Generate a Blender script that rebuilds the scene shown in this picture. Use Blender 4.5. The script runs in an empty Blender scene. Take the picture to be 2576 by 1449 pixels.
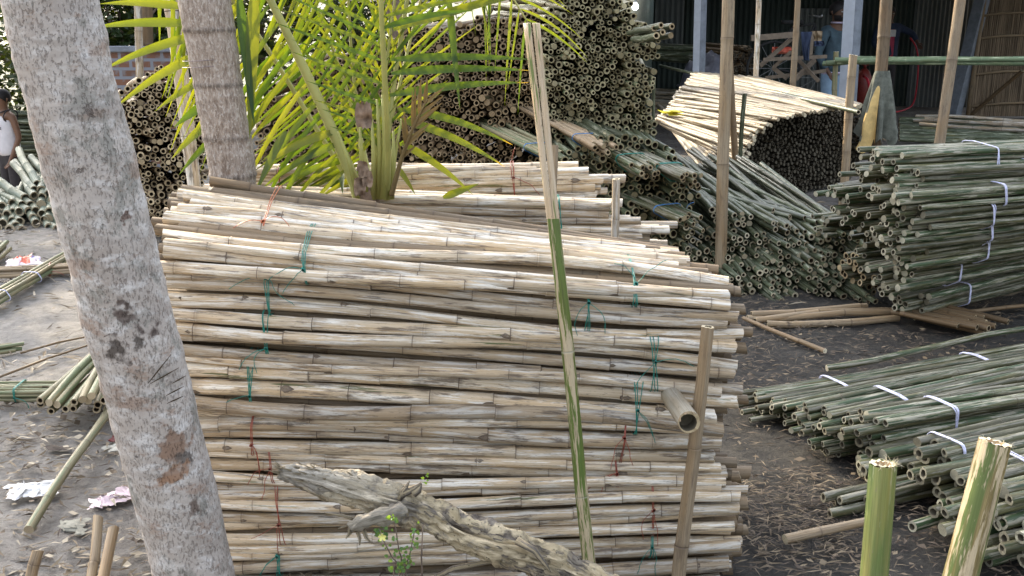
import bpy, math, random, bmesh
from mathutils import Vector, Matrix, noise as mnoise
R = random.Random(7)
C = bpy.data.collections.new('yard'); bpy.context.scene.collection.children.link(C)
sc = bpy.context.scene
rad = math.radians
# ------------------------------------------------------------------ camera
H = 1.75; F = 2700.0; PITCH = rad(15.0)
CAM = Vector((0, 0, H))
FW = Vector((0, math.cos(PITCH), -math.sin(PITCH))); UP = Vector((0, math.sin(PITCH), math.cos(PITCH))); RT = Vector((1, 0, 0))
cam = bpy.data.cameras.new('camera'); co = bpy.data.objects.new('camera', cam); C.objects.link(co)
co.location = CAM; co.rotation_euler = (math.pi/2 - PITCH, 0, 0)
cam.lens = 36*F/2576; cam.sensor_width = 36; cam.clip_start = .05; cam.clip_end = 2000
sc.camera = co
def ray(u, v): return FW + RT*((u-1288)/F) - UP*((v-724.5)/F)
def P(u, v, Y):
    d = ray(u, v); return CAM + d*(Y/d.y)
def G(u, v, z=0.0):
    d = ray(u, v); return CAM + d*((z-H)/d.z)
def mpp(p): return (p-CAM).dot(FW)/F       # metres per photo pixel at a point
def lerp(a, b, t): return a+(b-a)*t
def interp(x, xs, ys):
    if x <= xs[0]: return ys[0]
    for i in range(len(xs)-1):
        if x <= xs[i+1]: return lerp(ys[i], ys[i+1], (x-xs[i])/(xs[i+1]-xs[i]))
    return ys[-1]
def uni(a, b): return R.uniform(a, b)
# ------------------------------------------------------------------ tagging
def tag(o, label=None, cat=None, group=None, kind=None):
    if label: o['label'] = label
    if cat: o['category'] = cat
    if group: o['group'] = group
    if kind: o['kind'] = kind
    return o
def thing(name, loc, label, cat, group=None):
    o = bpy.data.objects.new(name, None); C.objects.link(o); o.location = loc; o.empty_display_size = .1
    return tag(o, label, cat, group)
# ------------------------------------------------------------------ mesh builder
class MB:
    def __init__(s): s.v = []; s.f = []; s.m = []; s.pc = []; s.nd = []; s.rd = []
    def vert(s, p, pc=(0, 0, 0), nd=0., rd=0.):
        s.v.append(tuple(p)); s.pc.append(tuple(pc)); s.nd.append(nd); s.rd.append(rd); return len(s.v)-1
    def face(s, idx, m=0): s.f.append(tuple(idx)); s.m.append(m)
    def build(s, name, mats, parent=None, origin=None, smooth=True):
        if origin is None: origin = parent.location if parent is not None else (Vector(s.v[0]) if s.v else Vector())
        origin = Vector(origin)
        me = bpy.data.meshes.new(name)
        me.from_pydata([(a[0]-origin.x, a[1]-origin.y, a[2]-origin.z) for a in s.v], [], s.f)
        if not isinstance(mats, (list, tuple)): mats = [mats]
        for m in mats: me.materials.append(m)
        me.polygons.foreach_set('material_index', s.m)
        if smooth: me.polygons.foreach_set('use_smooth', [(mi == 0 or mi > 2) for mi in s.m])
        a = me.attributes.new('pc', 'FLOAT_VECTOR', 'POINT'); a.data.foreach_set('vector', [c for p in s.pc for c in p])
        a = me.attributes.new('nd', 'FLOAT', 'POINT'); a.data.foreach_set('value', s.nd)
        a = me.attributes.new('rd', 'FLOAT', 'POINT'); a.data.foreach_set('value', s.rd)
        me.update()
        o = bpy.data.objects.new(name, me); C.objects.link(o)
        if parent is not None:
            o.parent = parent
            if parent.type == 'MESH': o.location = (0, 0, 0)
            # all parents are unrotated: children are stored relative to them
            wp = parent.location.copy(); q = parent.parent
            while q is not None: wp += q.location; q = q.parent
            o.location = origin - wp
        else: o.location = origin
        return o
def wloc(o):
    w = o.location.copy(); q = o.parent
    while q is not None: w += q.location; q = q.parent
    return w
def frame(d):
    d = d.normalized(); u = d.cross(Vector((0, 0, 1)))
    if u.length < .05: u = d.cross(Vector((0, 1, 0)))
    u.normalize(); return d, u, u.cross(d).normalized()
def pole(B, p0, p1, r0, r1=None, n=8, nsp=.26, bend=.004, hollow=(1, 1), detail=1, buds=0, kink=.0015, rd=None, cut=1, dark=2, wall=.62, side=0, bow=None):
    """a bamboo culm with node rings, cut hollow ends"""
    r1 = r0 if r1 is None else r1
    ax = p1-p0; L = ax.length; d, u, w = frame(ax)
    rd = R.random() if rd is None else rd
    off = Vector((uni(-40, 40), uni(-40, 40), uni(-40, 40)))
    ba = uni(0, 6.28); ba2 = uni(0, 6.28); b1 = uni(-bend, bend); b2 = uni(-bend, bend)
    st = [(0., 1., 0.)]
    s = uni(.25, 1)*nsp; nodes = []
    while s < L-.02:
        nodes.append(s)
        if detail >= 2: nk_ = uni(.4, 1); sm_ = uni(0, .35); st += [(s-.045, 1., 0), (s-.012, 1.0, sm_*.6), (s-.006, 1.03, sm_*.8), (s-.0018, 1.05, .2), (s-.0008, 1.02, nk_), (s+.0010, 1.01, nk_), (s+.0022, 1.055, .3*nk_), (s+.006, 1.04, .10+sm_), (s+.016, 1., sm_*.7), (s+.05, 1., 0.)]
        elif detail == 1: st += [(s-.012, 1., 0), (s-.003, 1.06, .2), (s, 1.05, .8), (s+.003, 1.05, .2), (s+.013, 1., 0)]
        else: st += [(s-.007, 1., 0), (s, 1.07, .7), (s+.007, 1., 0)]
        ns = nsp*uni(.8, 1.2)
        if detail >= 2: st.append((s+ns*.5, .985, 0.))
        s += ns
    st = [x for x in st if 0 <= x[0] < L-.001]; st.append((L, 1., 0.))
    st.sort()
    kx = {}; 
    def offs(s):
        t = s/L
        k = 0; 
        o = u*(b1*math.sin(math.pi*t)+b2*math.sin(2*math.pi*t)) + w*(b2*math.sin(math.pi*t)-b1*math.sin(2*math.pi*t))*.8
        if bow is not None: o = o + bow*math.sin(math.pi*t)
        if kink:
            i = sum(1 for q in nodes if q <= s)
            if i not in kx: kx[i] = (uni(-kink, kink), uni(-kink, kink))
            o = o + u*kx[i][0] + w*kx[i][1]
        return o
    rings = []; TL = [(uni(-.28, .28), uni(0, 6.28)), (uni(-.28, .28), uni(0, 6.28))]; ov = [(uni(-.13, .13), uni(-.13, .13)) for _ in (0, 1)]; edge = [[uni(-.06, .06) for _ in range(n)] for _ in (0, 1)]
    for (s, k, nd) in st:
        c = p0+d*s+offs(s); r = lerp(r0, r1, s/L)*k; ring = []; te = 0 if s == 0. else 1 if s == L else None
        for i in range(n):
            a = 2*math.pi*i/n; ca, sa = math.cos(a), math.sin(a)
            tq = 0 if te is None else r*(TL[te][0]*math.cos(a+TL[te][1])+edge[te][i])
            ring.append(B.vert(c+(u*ca+w*sa)*r+d*tq, (ca+off.x, sa+off.y, s+off.z), nd, rd))
        rings.append(ring)
    for a, b in zip(rings, rings[1:]):
        for i in range(n):
            j = (i+1) % n; B.face((a[i], b[i], b[j], a[j]), side)
    for e, s, sg in ((0, 0., 1), (1, L, -1)):
        c = p0+d*s+offs(s); r = r0 if e == 0 else r1
        def ring2(rr, dd):
            sh = (u*ov[e][0]+w*ov[e][1])*r if rr < r*.99 else Vector()
            return [B.vert(c+sh+d*(dd*sg+rr*TL[e][0]*math.cos(2*math.pi*i/n+TL[e][1])+r*edge[e][i])+(u*math.cos(2*math.pi*i/n)+w*math.sin(2*math.pi*i/n))*rr, (off.x+math.cos(i), off.y+math.sin(i), off.z+rr*9), 0, rd) for i in range(n)]
        o = ring2(r, 0)
        q = (lambda a: a) if e == 1 else (lambda a: tuple(reversed(a)))
        if hollow[e]:
            wl = wall+uni(-.08, .08)
            i1 = ring2(r*wl, 0); i2 = ring2(r*wl*.96, min(.05, L*.3))
            for i in range(n):
                j = (i+1) % n
                B.face(q((o[i], o[j], i1[j], i1[i])), cut); B.face(q((i1[i], i1[j], i2[j], i2[i])), dark)
            B.face(q(tuple(i2)), dark)
        else:
            B.face(q(tuple(o)), cut)
    for q in nodes:
        if R.random() < buds:
            a = uni(-.9, .9)+math.pi*0; c = p0+d*q+offs(q); r = lerp(r0, r1, q/L)
            sz = r*uni(.45, .75); sd = R.choice((-1, 1)); m = []
            for k in range(7):
                th = 2*math.pi*k/7; lx = math.cos(th)*sz*1.1 + (sz*.6 if abs(th) < .5 else 0); la = math.sin(th)*sz*.7/r
                m.append(B.vert(c+d*(lx*sd+sz*.5*sd)+(u*math.cos(a+la)+w*math.sin(a+la))*r*1.02, (off.x+k, off.y, off.z), 1., rd))
            t = B.vert(c+d*sz*.6*sd+(u*math.cos(a)+w*math.sin(a))*(r*1.10), (off.x, off.y, off.z+q), .75, rd)
            for k in range(7): B.face((m[k], m[(k+1) % 7], t), side)
def tube(B, pts, rs, n=6, m=0, cap=True, rdv=None, closed=False):
    pts = [Vector(p) for p in pts]
    if not isinstance(rs, (list, tuple)): rs = [rs]*len(pts)
    rdv = R.random() if rdv is None else rdv
    rings = []; N = len(pts); pu = None; s = 0
    for i, p in enumerate(pts):
        if closed: d = pts[(i+1) % N]-pts[i-1]
        else: d = pts[min(i+1, N-1)]-pts[max(i-1, 0)]
        d.normalize()
        if pu is None: _, u, _ = frame(d)
        else:
            u = pu-d*pu.dot(d)
            if u.length < 1e-4: _, u, _ = frame(d)
            u.normalize()
        pu = u; w = u.cross(d)
        if i: s += (p-pts[i-1]).length
        rings.append([B.vert(p+(u*math.cos(2*math.pi*k/n)+w*math.sin(2*math.pi*k/n))*rs[i], (math.cos(2*math.pi*k/n), math.sin(2*math.pi*k/n), s), 0, rdv) for k in range(n)])
    prs = list(zip(rings, rings[1:]))
    if closed: prs.append((rings[-1], rings[0]))
    for a, b in prs:
        for i in range(n):
            j = (i+1) % n; B.face((a[i], b[i], b[j], a[j]), m)
    if cap and not closed:
        B.face(tuple(rings[0]), m); B.face(tuple(reversed(rings[-1])), m)
def box(B, c, sx, sy, sz, m=0, rot=None, rdv=None):
    c = Vector(c); rdv = R.random() if rdv is None else rdv
    vs = []
    for x in (-.5, .5):
        for y in (-.5, .5):
            for z in (-.5, .5):
                q = Vector((x*sx, y*sy, z*sz))
                if rot is not None: q = rot @ q
                vs.append(B.vert(c+q, (x*sx*5, y*sy*5, z*sz), 0, rdv))
    for f in ((0, 1, 3, 2), (4, 6, 7, 5), (0, 4, 5, 1), (2, 3, 7, 6), (0, 2, 6, 4), (1, 5, 7, 3)): B.face([vs[i] for i in f], m)
def beam(B, p0, p1, w, h, m=0):
    p0, p1 = Vector(p0), Vector(p1); d, u, v = frame(p1-p0)
    rot = Matrix((u, v, d)).transposed()
    box(B, (p0+p1)/2, w, h, (p1-p0).length, m, rot)
# ------------------------------------------------------------------ materials
class NT:
    def __init__(s, name):
        s.mat = bpy.data.materials.new(name); s.mat.use_nodes = True; s.t = s.mat.node_tree; s.t.nodes.clear()
        s.out = s.n('ShaderNodeOutputMaterial'); s.b = s.n('ShaderNodeBsdfPrincipled'); s.l(s.b.outputs[0], s.out.inputs[0])
        s.b.inputs['Specular IOR Level'].default_value = .3
    def n(s, t, **k):
        x = s.t.nodes.new(t)
        for a, b in k.items(): setattr(x, a, b)
        return x
    def l(s, a, b): s.t.links.new(a, b)
    def attr(s, name): 
        return s.n('ShaderNodeAttribute', attribute_name=name)
    def coord(s, kind='Object'): return s.n('ShaderNodeTexCoord').outputs[kind]
    def pos(s): return s.n('ShaderNodeNewGeometry').outputs['Position']
    def map(s, v, sc):
        m = s.n('ShaderNodeMapping'); m.inputs['Scale'].default_value = sc; s.l(v, m.inputs['Vector']); return m.outputs[0]
    def noise(s, v, scale=1, detail=4, rough=.6, dist=0):
        x = s.n('ShaderNodeTexNoise'); x.inputs['Scale'].default_value = scale; x.inputs['Detail'].default_value = detail
        x.inputs['Roughness'].default_value = rough; x.inputs['Distortion'].default_value = dist; s.l(v, x.inputs['Vector']); return x.outputs['Fac']
    def vor(s, v, scale=1, feature='F1', out='Distance'):
        x = s.n('ShaderNodeTexVoronoi', feature=feature); x.inputs['Scale'].default_value = scale; s.l(v, x.inputs['Vector']); return x.outputs[out]
    def ramp(s, v, a, b, c0=(0, 0, 0), c1=(1, 1, 1)):
        if a > b: a, b, c0, c1 = b, a, c1, c0
        x = s.n('ShaderNodeValToRGB'); e = x.color_ramp.elements
        e[0].position = a; e[1].position = b; e[0].color = (*c0, 1); e[1].color = (*c1, 1); s.l(v, x.inputs[0]); return x.outputs[0]
    def mix(s, fac, a, b, mode='MIX'):
        x = s.n('ShaderNodeMix', data_type='RGBA', blend_type=mode)
        for sock, val in ((x.inputs[0], fac), (x.inputs[6], a), (x.inputs[7], b)):
            if isinstance(val, (int, float)): sock.default_value = val
            elif isinstance(val, tuple): sock.default_value = (*val, 1)
            else: s.l(val, sock)
        return x.outputs[2]
    def math(s, op, a, b=0.):
        x = s.n('ShaderNodeMath', operation=op)
        for i, val in enumerate((a, b)):
            if isinstance(val, (int, float)): x.inputs[i].default_value = val
            else: s.l(val, x.inputs[i])
        return x.outputs[0]
    def bump(s, h, st=.3, dist=.002):
        x = s.n('ShaderNodeBump'); x.inputs['Strength'].default_value = st; x.inputs['Distance'].default_value = dist
        s.l(h, x.inputs['Height']); s.l(x.outputs[0], s.b.inputs['Normal'])
    def fin(s, col, rough=.6):
        if isinstance(col, tuple): s.b.inputs['Base Color'].default_value = (*col, 1)
        else: s.l(col, s.b.inputs['Base Color'])
        if isinstance(rough, (int, float)): s.b.inputs['Roughness'].default_value = rough
        else: s.l(rough, s.b.inputs['Roughness'])
        return s.mat
def bamboo(name, A, Bc, stain, green=None, ga=.5, gb=.6, node=(.07, .045, .03), tone=(.72, 1.08), st=.75, rough=.45, sa=.53, sb=.68, pale=None, pa=.56, pb=.62):
    t = NT(name); pc = t.attr('pc').outputs['Vector']; rd = t.attr('rd').outputs['Fac']; nd = t.attr('nd').outputs['Fac']
    streak = t.noise(t.map(pc, (6, 6, 4.5)), 1, 4, .65)
    col = t.mix(t.ramp(streak, .36, .64), Bc, A)
    warm = t.noise(t.map(pc, (.7, .7, 3.2)), 1, 2, .5)
    col = t.mix(t.math('MULTIPLY', t.ramp(warm, .42, .62), .4), col, tuple(c*k for c, k in zip(A, (.92, .72, .46))))
    if green:
        g = t.noise(t.map(pc, (1.1, 1.1, 2.2)), 1, 3, .6)
        g = t.math('ADD', g, t.math('MULTIPLY', t.math('SUBTRACT', rd, .5), .16))
        col = t.mix(t.ramp(g, ga, gb), col, green)
    if pale:
        g = t.noise(t.map(pc, (1.5, 1.5, 5.)), 1, 5, .7, .3)
        col = t.mix(t.ramp(g, pa, pb), col, pale)
    blot = t.noise(t.map(pc, (1.3, 1.3, 7)), 1, 6, .72)
    col = t.mix(t.math('MULTIPLY', t.ramp(blot, sa, sb), st), col, stain)
    fl = t.noise(t.map(pc, (5, 5, 38)), 1, 3, .7)
    col = t.mix(t.math('MULTIPLY', t.ramp(fl, .62, .70), .6), col, stain)
    fiber = t.noise(t.map(pc, (16, 16, 3)), 1, 2, .6)
    col = t.mix(1., col, t.ramp(fiber, .3, .7, (.8, .79, .77), (1.12, 1.12, 1.12)), 'MULTIPLY')
    tn = t.ramp(rd, 0, 1, (tone[0], tone[0]*.98, tone[0]*.97), (tone[1], tone[1], tone[1]))
    col = t.mix(1., col, tn, 'MULTIPLY')
    col = t.mix(t.math('MULTIPLY', nd, .9), col, node)
    t.bump(t.math('ADD', fiber, streak), .25, .0015)
    return t.fin(col, t.ramp(streak, .3, .7, (rough+.2,)*3, (rough,)*3))
def plain(name, col, rough=.6, var=.25, scale=30, bump=.2):
    t = NT(name); n = t.noise(t.coord(), scale, 5, .65)
    c = t.mix(t.ramp(n, .3, .7), tuple(x*(1-var) for x in col), tuple(min(1, x*(1+var)) for x in col))
    t.bump(n, bump, .004); return t.fin(c, rough)
M = {}
M['bleach'] = bamboo('bleached bamboo', (.64, .54, .40), (.45, .35, .235), (.085, .06, .045), green=(.13, .14, .06), ga=.69, gb=.72, pale=(.76, .71, .62), pa=.50, pb=.58, sa=.53, sb=.62, st=.75, tone=(.58, 1.12))
M['bleach2'] = bamboo('whitened bamboo', (.37, .335, .27), (.27, .235, .175), (.12, .09, .06), st=.5, tone=(.6, 1.1), node=(.12, .09, .06))
M['heap'] = bamboo('brown heap bamboo', (.28, .20, .12), (.17, .12, .07), (.05, .035, .02), green=(.08, .09, .04), ga=.55, gb=.65, tone=(.6, 1.1))
M['green'] = bamboo('green bamboo', (.155, .15, .075), (.085, .09, .045), (.05, .036, .02), green=(.04, .065, .028), ga=.46, gb=.56, pale=(.31, .29, .22), pa=.50, pb=.57, node=(.12, .10, .07), tone=(.5, 1.3), st=.55, rough=.35)
M['dgreen'] = bamboo('dark green bamboo', (.085, .10, .058), (.05, .066, .038), (.03, .03, .02), pale=(.24, .25, .18), pa=.54, pb=.60, node=(.12, .12, .08), tone=(.6, 1.3), rough=.3)
M['stake'] = bamboo('half peeled green stake', (.15, .20, .045), (.09, .14, .025), (.06, .05, .02), pale=(.52, .42, .27), pa=.50, pb=.54, node=(.30, .28, .2), rough=.3, st=.4)
M['stump'] = bamboo('fresh green stump', (.27, .275, .10), (.17, .19, .06), (.20, .18, .10), pale=(.40, .40, .24), pa=.60, pb=.68, green=(.12, .16, .05), ga=.45, gb=.6, node=(.2, .2, .1), rough=.25, st=.35, tone=(.9, 1.1))
M['peel'] = bamboo('peeling yellow stump', (.34, .27, .12), (.20, .15, .06), (.10, .07, .03), green=(.13, .17, .05), ga=.45, gb=.55, pale=(.62, .50, .32), pa=.5, pb=.54, rough=.3, st=.5)
M['thick'] = bamboo('thick grey green bamboo', (.22, .25, .19), (.15, .18, .14), (.08, .08, .06), tone=(.8, 1.1), node=(.15, .14, .1), st=.5)
M['olive'] = bamboo('olive grey bamboo', (.30, .27, .17), (.20, .19, .11), (.09, .08, .05), green=(.13, .16, .08), ga=.5, gb=.6, tone=(.75, 1.1), node=(.12, .1, .07))
M['tan'] = bamboo('weathered tan bamboo', (.34, .265, .175), (.235, .18, .115), (.12, .085, .06), tone=(.85, 1.1))
M['dirty'] = bamboo('dirty dark bamboo', (.06, .055, .04), (.04, .035, .028), (.02, .015, .01), tone=(.8, 1.2))  # dark colour stands in for shadow on the whitened pile's end faces
M['rack'] = bamboo('fresh pale green bamboo', (.17, .23, .14), (.11, .17, .09), (.1, .12, .06), pale=(.40, .45, .28), pa=.56, pb=.6, st=.4, node=(.3, .32, .2))
M['shade'] = bamboo('shade-darkened inner bamboo', (.30, .23, .15), (.20, .15, .10), (.05, .035, .02), tone=(.5, 1.0))  # back layers coloured darker so gaps between poles read as shade
M['brown'] = bamboo('old brown bamboo', (.20, .14, .08), (.13, .09, .05), (.05, .035, .02), tone=(.8, 1.2))
def cutm(name, c):
    t = NT(name); pc = t.attr('pc').outputs['Vector']; rd = t.attr('rd').outputs['Fac']
    n = t.noise(pc, 6, 4); col = t.mix(t.ramp(n, .35, .65), tuple(x*.72 for x in c), c)
    col = t.mix(1., col, t.ramp(rd, 0, 1, (.6, .57, .52), (1.15, 1.15, 1.12)), 'MULTIPLY'); return t.fin(col, .7)
M['cut'] = cutm('cut bamboo wall', (.50, .41, .28)); M['cut_dark'] = cutm('old dirty cut end', (.10, .085, .06)); M['cut_pale'] = cutm('fresh cut end', (.66, .58, .42))  # cut_dark has the shadow on the whitened pile's ends in its colour
M['cut_heap'] = cutm('weathered cut end', (.46, .36, .22)); M['cut_olive'] = cutm('olive cut end', (.37, .32, .19)); M['cut_brown'] = cutm('brown cut end', (.36, .26, .15)); M['cut_grey'] = cutm('greyish cut end', (.36, .34, .26))
M['hole'] = plain('inner hollow', (.055, .038, .022), .9)
M['hole_p'] = plain('pale inner hollow', (.42, .30, .17), .8)
M['thole'] = plain('grey inner hollow', (.13, .11, .075), .9)
def tie_mat(n, c): 
    t = NT(n); t.b.inputs['Specular IOR Level'].default_value = .5; return t.fin(t.mix(t.ramp(t.noise(t.coord(), 60, 2), .4, .6), tuple(x*.7 for x in c), c), .35)
M['tie_green'] = tie_mat('green twine', (.015, .22, .17)); M['tie_red'] = tie_mat('red twine', (.32, .07, .04)); M['tie_white'] = tie_mat('white strap', (.66, .66, .85))
M['tie_blue'] = tie_mat('blue twine', (.06, .2, .45)); M['tie_orange'] = tie_mat('orange twine', (.55, .15, .06)); M['wire'] = tie_mat('thin wire', (.28, .22, .22))
def leafm(name, a, b, tr=.45, yel=None):
    t = NT(name); rd = t.attr('rd').outputs['Fac']; n = t.noise(t.coord(), 9, 3)
    col = t.mix(rd, a, b); col = t.mix(t.math('MULTIPLY', t.ramp(n, .4, .7), .4), col, tuple(x*.55 for x in a))
    if yel: col = t.mix(t.ramp(t.attr('nd').outputs['Fac'], .75, 1.), col, yel)
    t.fin(col, .38)
    tl = t.n('ShaderNodeBsdfTranslucent'); 
    t.l(t.mix(1., col, (6.4, 4.5, .3), 'MULTIPLY'), tl.inputs[0])
    mx = t.n('ShaderNodeMixShader'); mx.inputs[0].default_value = tr
    t.l(t.b.outputs[0], mx.inputs[1]); t.l(tl.outputs[0], mx.inputs[2]); t.l(mx.outputs[0], t.out.inputs[0]); return t.mat
M['leaf'] = leafm('palm leaflet', (.025, .060, .020), (.085, .115, .03), .36, (.32, .24, .05))
M['rachis'] = leafm('palm rachis', (.34, .34, .10), (.40, .40, .14), .05)
M['dryleaf'] = leafm('dry palm leaf', (.15, .11, .05), (.24, .18, .08), .03)
M['tree'] = leafm('tree leaves', (.015, .03, .010), (.035, .06, .02), .12)
M['weed'] = leafm('weed leaves', (.06, .13, .05), (.10, .2, .08), .3)
M['sheath'] = plain('dry fibrous sheath', (.23, .16, .11), .9, .5, 25, .6)
def bark1():
    t = NT('pale flaky palm bark'); pc = t.attr('pc').outputs['Vector']
    o = t.coord()
    crack = t.noise(t.map(o, (190, 190, 75)), 1, 3, .7)
    wob = t.noise(t.map(o, (60, 60, 60)), 1, 3, .7)
    cr = t.ramp(t.math('ADD', crack, t.math('MULTIPLY', t.math('SUBTRACT', wob, .5), .35)), .36, .46)
    base = t.mix(t.ramp(t.noise(o, 9, 6, .7), .35, .65), (.50, .445, .395), (.35, .30, .26))
    base = t.mix(t.ramp(t.noise(t.map(o, (14, 14, 30)), 1, 5, .7), .50, .64), base, (.58, .545, .51))
    lich = t.noise(t.map(o, (9, 9, 7)), 1, 6, .75)
    base = t.mix(t.math('MULTIPLY', t.ramp(lich, .54, .60), .75), base, (.24, .23, .20))
    br = t.noise(t.map(o, (5, 5, 9)), 1.3, 6, .72)
    base = t.mix(t.math('MULTIPLY', t.ramp(br, .555, .62), .5), base, (.27, .16, .10))
    dk = t.noise(t.map(o, (8, 8, 12)), 1.15, 7, .75, .6)
    base = t.mix(t.math('MULTIPLY', t.ramp(dk, .645, .67), .6), base, (.09, .06, .045))
    org = Vector((P(560, 1740, 2.62).x, P(560, 1740, 2.62).y, 0)); wv = t.n('ShaderNodeTexNoise'); wv.inputs['Scale'].default_value = 22; wv.inputs['Detail'].default_value = 5; t.l(o, wv.inputs['Vector'])
    vo = t.n('ShaderNodeVectorMath', operation='SCALE'); vo.inputs[3].default_value = .14; t.l(wv.outputs['Color'], vo.inputs[0]); va = t.n('ShaderNodeVectorMath', operation='ADD'); t.l(o, va.inputs[0]); t.l(vo.outputs[0], va.inputs[1])
    for (u_, v_, r_, c_) in [(318, 775, .030, (.075, .05, .04)), (382, 838, .036, (.07, .048, .04)), (300, 880, .036, (.06, .045, .035)), (436, 890, .026, (.16, .09, .06)), (310, 965, .024, (.26, .13, .07)), (440, 1120, .045, (.23, .14, .09)), (420, 1190, .03, (.28, .15, .08)), (470, 1165, .035, (.12, .10, .085)), (160, 300, .022, (.12, .09, .075)), (330, 545, .018, (.13, .08, .06)), (95, 210, .016, (.16, .15, .14)), (180, 380, .02, (.26, .17, .11)), (500, 1300, .03, (.14, .1, .08))]:
        c0 = P(u_, v_, 2.44 if v_ < 900 else 2.48)-org
        dn = t.n('ShaderNodeVectorMath', operation='DISTANCE'); t.l(va.outputs[0], dn.inputs[0]); dn.inputs[1].default_value = (c0.x+.07, c0.y+.07, c0.z+.07)
        base = t.mix(t.math('MULTIPLY', t.ramp(dn.outputs['Value'], r_*1.15, r_*.85), .88), base, c_)
    ring = t.noise(t.map(o, (2, 2, 26)), 1, 3, .6)
    base = t.mix(t.math('MULTIPLY', t.ramp(ring, .55, .66), .35), base, (.30, .26, .23))
    col = t.mix(t.math('ADD', t.math('MULTIPLY', cr, .55), .45), t.mix(1., base, (.45, .41, .38), 'MULTIPLY'), base)
    col = t.mix(.35, t.mix(1., base, (.42, .38, .36), 'MULTIPLY'), col) if False else col
    h = t.math('SUBTRACT', t.math('ADD', t.math('MULTIPLY', cr, .7), t.math('MULTIPLY', lich, .6)), t.math('MULTIPLY', t.ramp(dk, .65, .69), 1.2))
    t.bump(h, .8, .004); return t.fin(col, .85)
M['bark1'] = bark1()
def bark2():
    t = NT('brown grey ringed bark'); o = t.coord(); nd = t.attr('nd').outputs['Fac']
    fine = t.noise(t.map(o, (120, 120, 26)), 1, 5, .75)
    sp = t.noise(t.map(o, (130, 130, 70)), 1, 4, .7)
    base = t.mix(t.ramp(fine, .36, .62), (.19, .14, .105), (.43, .36, .30))
    base = t.mix(t.math('MULTIPLY', t.ramp(sp, .52, .6), .6), base, (.58, .52, .46))
    base = t.mix(t.math('MULTIPLY', t.ramp(t.noise(o, 7, 5), .55, .68), .5), base, (.22, .17, .13))
    gr = t.ramp(t.noise(t.map(o, (150, 150, 8)), 1, 2), .45, .55)
    base = t.mix(t.math('MULTIPLY', nd, t.math('ADD', t.math('MULTIPLY', gr, .6), .3)), base, (.10, .08, .065))
    t.bump(t.math('ADD', fine, sp), .9, .005); return t.fin(base, .85)
M['bark2'] = bark2()
M['bark3'] = plain('rough brown bark', (.16, .12, .09), .9, .5, 25, .8)
def groundm():
    t = NT('trodden earth'); p = t.pos()
    big = t.noise(p, .9, 6, .62); fine = t.noise(p, 14, 8, .75); grit = t.noise(p, 90, 4, .8); sp = t.vor(t.map(p, (38, 60, 1)), 1)
    col = t.mix(t.ramp(big, .38, .62), (.12, .108, .094), (.25, .23, .205))
    col = t.mix(t.math('MULTIPLY', t.ramp(fine, .45, .62), .6), col, (.07, .056, .047))
    col = t.mix(t.math('MULTIPLY', t.ramp(grit, .60, .70), .7), col, (.33, .29, .24))
    col = t.mix(t.math('MULTIPLY', t.ramp(grit, .44, .34), .6), col, (.05, .04, .035))
    sx = t.n('ShaderNodeSeparateXYZ'); t.l(p, sx.inputs[0])
    # darker soil on the right of the big stack, paler soil to the left and far away
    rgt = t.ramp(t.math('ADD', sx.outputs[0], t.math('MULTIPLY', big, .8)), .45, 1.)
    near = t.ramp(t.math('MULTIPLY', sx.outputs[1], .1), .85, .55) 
    darkf = t.math('MULTIPLY', t.math('MULTIPLY', rgt, .92), t.ramp(t.math('MULTIPLY', sx.outputs[1], .1), 1.1, .8))
    col = t.mix(darkf, col, t.mix(t.ramp(fine, .4, .62), (.014, .013, .012), (.05, .045, .037)))
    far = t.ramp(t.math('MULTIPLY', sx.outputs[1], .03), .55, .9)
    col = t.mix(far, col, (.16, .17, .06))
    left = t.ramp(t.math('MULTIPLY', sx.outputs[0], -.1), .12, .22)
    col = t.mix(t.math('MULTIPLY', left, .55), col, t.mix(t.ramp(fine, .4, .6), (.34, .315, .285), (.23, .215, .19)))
    t.bump(t.math('ADD', fine, t.math('MULTIPLY', grit, .5)), .9, .02); return t.fin(col, .9)
M['ground'] = groundm()
def litterm():
    t = NT('dry leaf litter'); rd = t.attr('rd').outputs['Fac']
    x = t.n('ShaderNodeValToRGB'); e = x.color_ramp.elements
    e[0].position = 0; e[0].color = (.06, .045, .035, 1); e[1].position = 1; e[1].color = (.42, .36, .27, 1)
    for p, c in ((.35, (.12, .09, .06)), (.6, (.20, .155, .10)), (.8, (.28, .24, .18))):
        q = e.new(p); q.color = (*c, 1)
    t.l(rd, x.inputs[0]); return t.fin(x.outputs[0], .8)
M['litter'] = litterm()
def metal(name, a, b, stripes=True):
    t = NT(name); o = t.pos(); n = t.noise(t.map(o, (1.5, 1.5, .5)), 1, 6, .7)
    col = t.mix(t.ramp(n, .35, .65), a, b); s = t.noise(t.map(o, (25, 25, .7)), 1, 3)
    col = t.mix(t.math('MULTIPLY', t.ramp(s, .5, .7), .4), col, tuple(x*.5 for x in a))
    t.b.inputs['Metallic'].default_value = .25
    return t.fin(col, .55)
M['tin'] = metal('weathered corrugated tin', (.20, .215, .21), (.10, .115, .11))
M['tin_dark'] = metal('indoor-shade dark corrugated tin', (.06, .08, .07), (.035, .045, .04))  # dimness of the shed interior is put into this tin colour
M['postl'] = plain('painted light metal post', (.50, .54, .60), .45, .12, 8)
M['concrete'] = plain('dull grey concrete and shaded post side', (.2, .22, .25), .8, .25, 10)  # also serves as the painted shaded sides of the light metal posts
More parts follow.
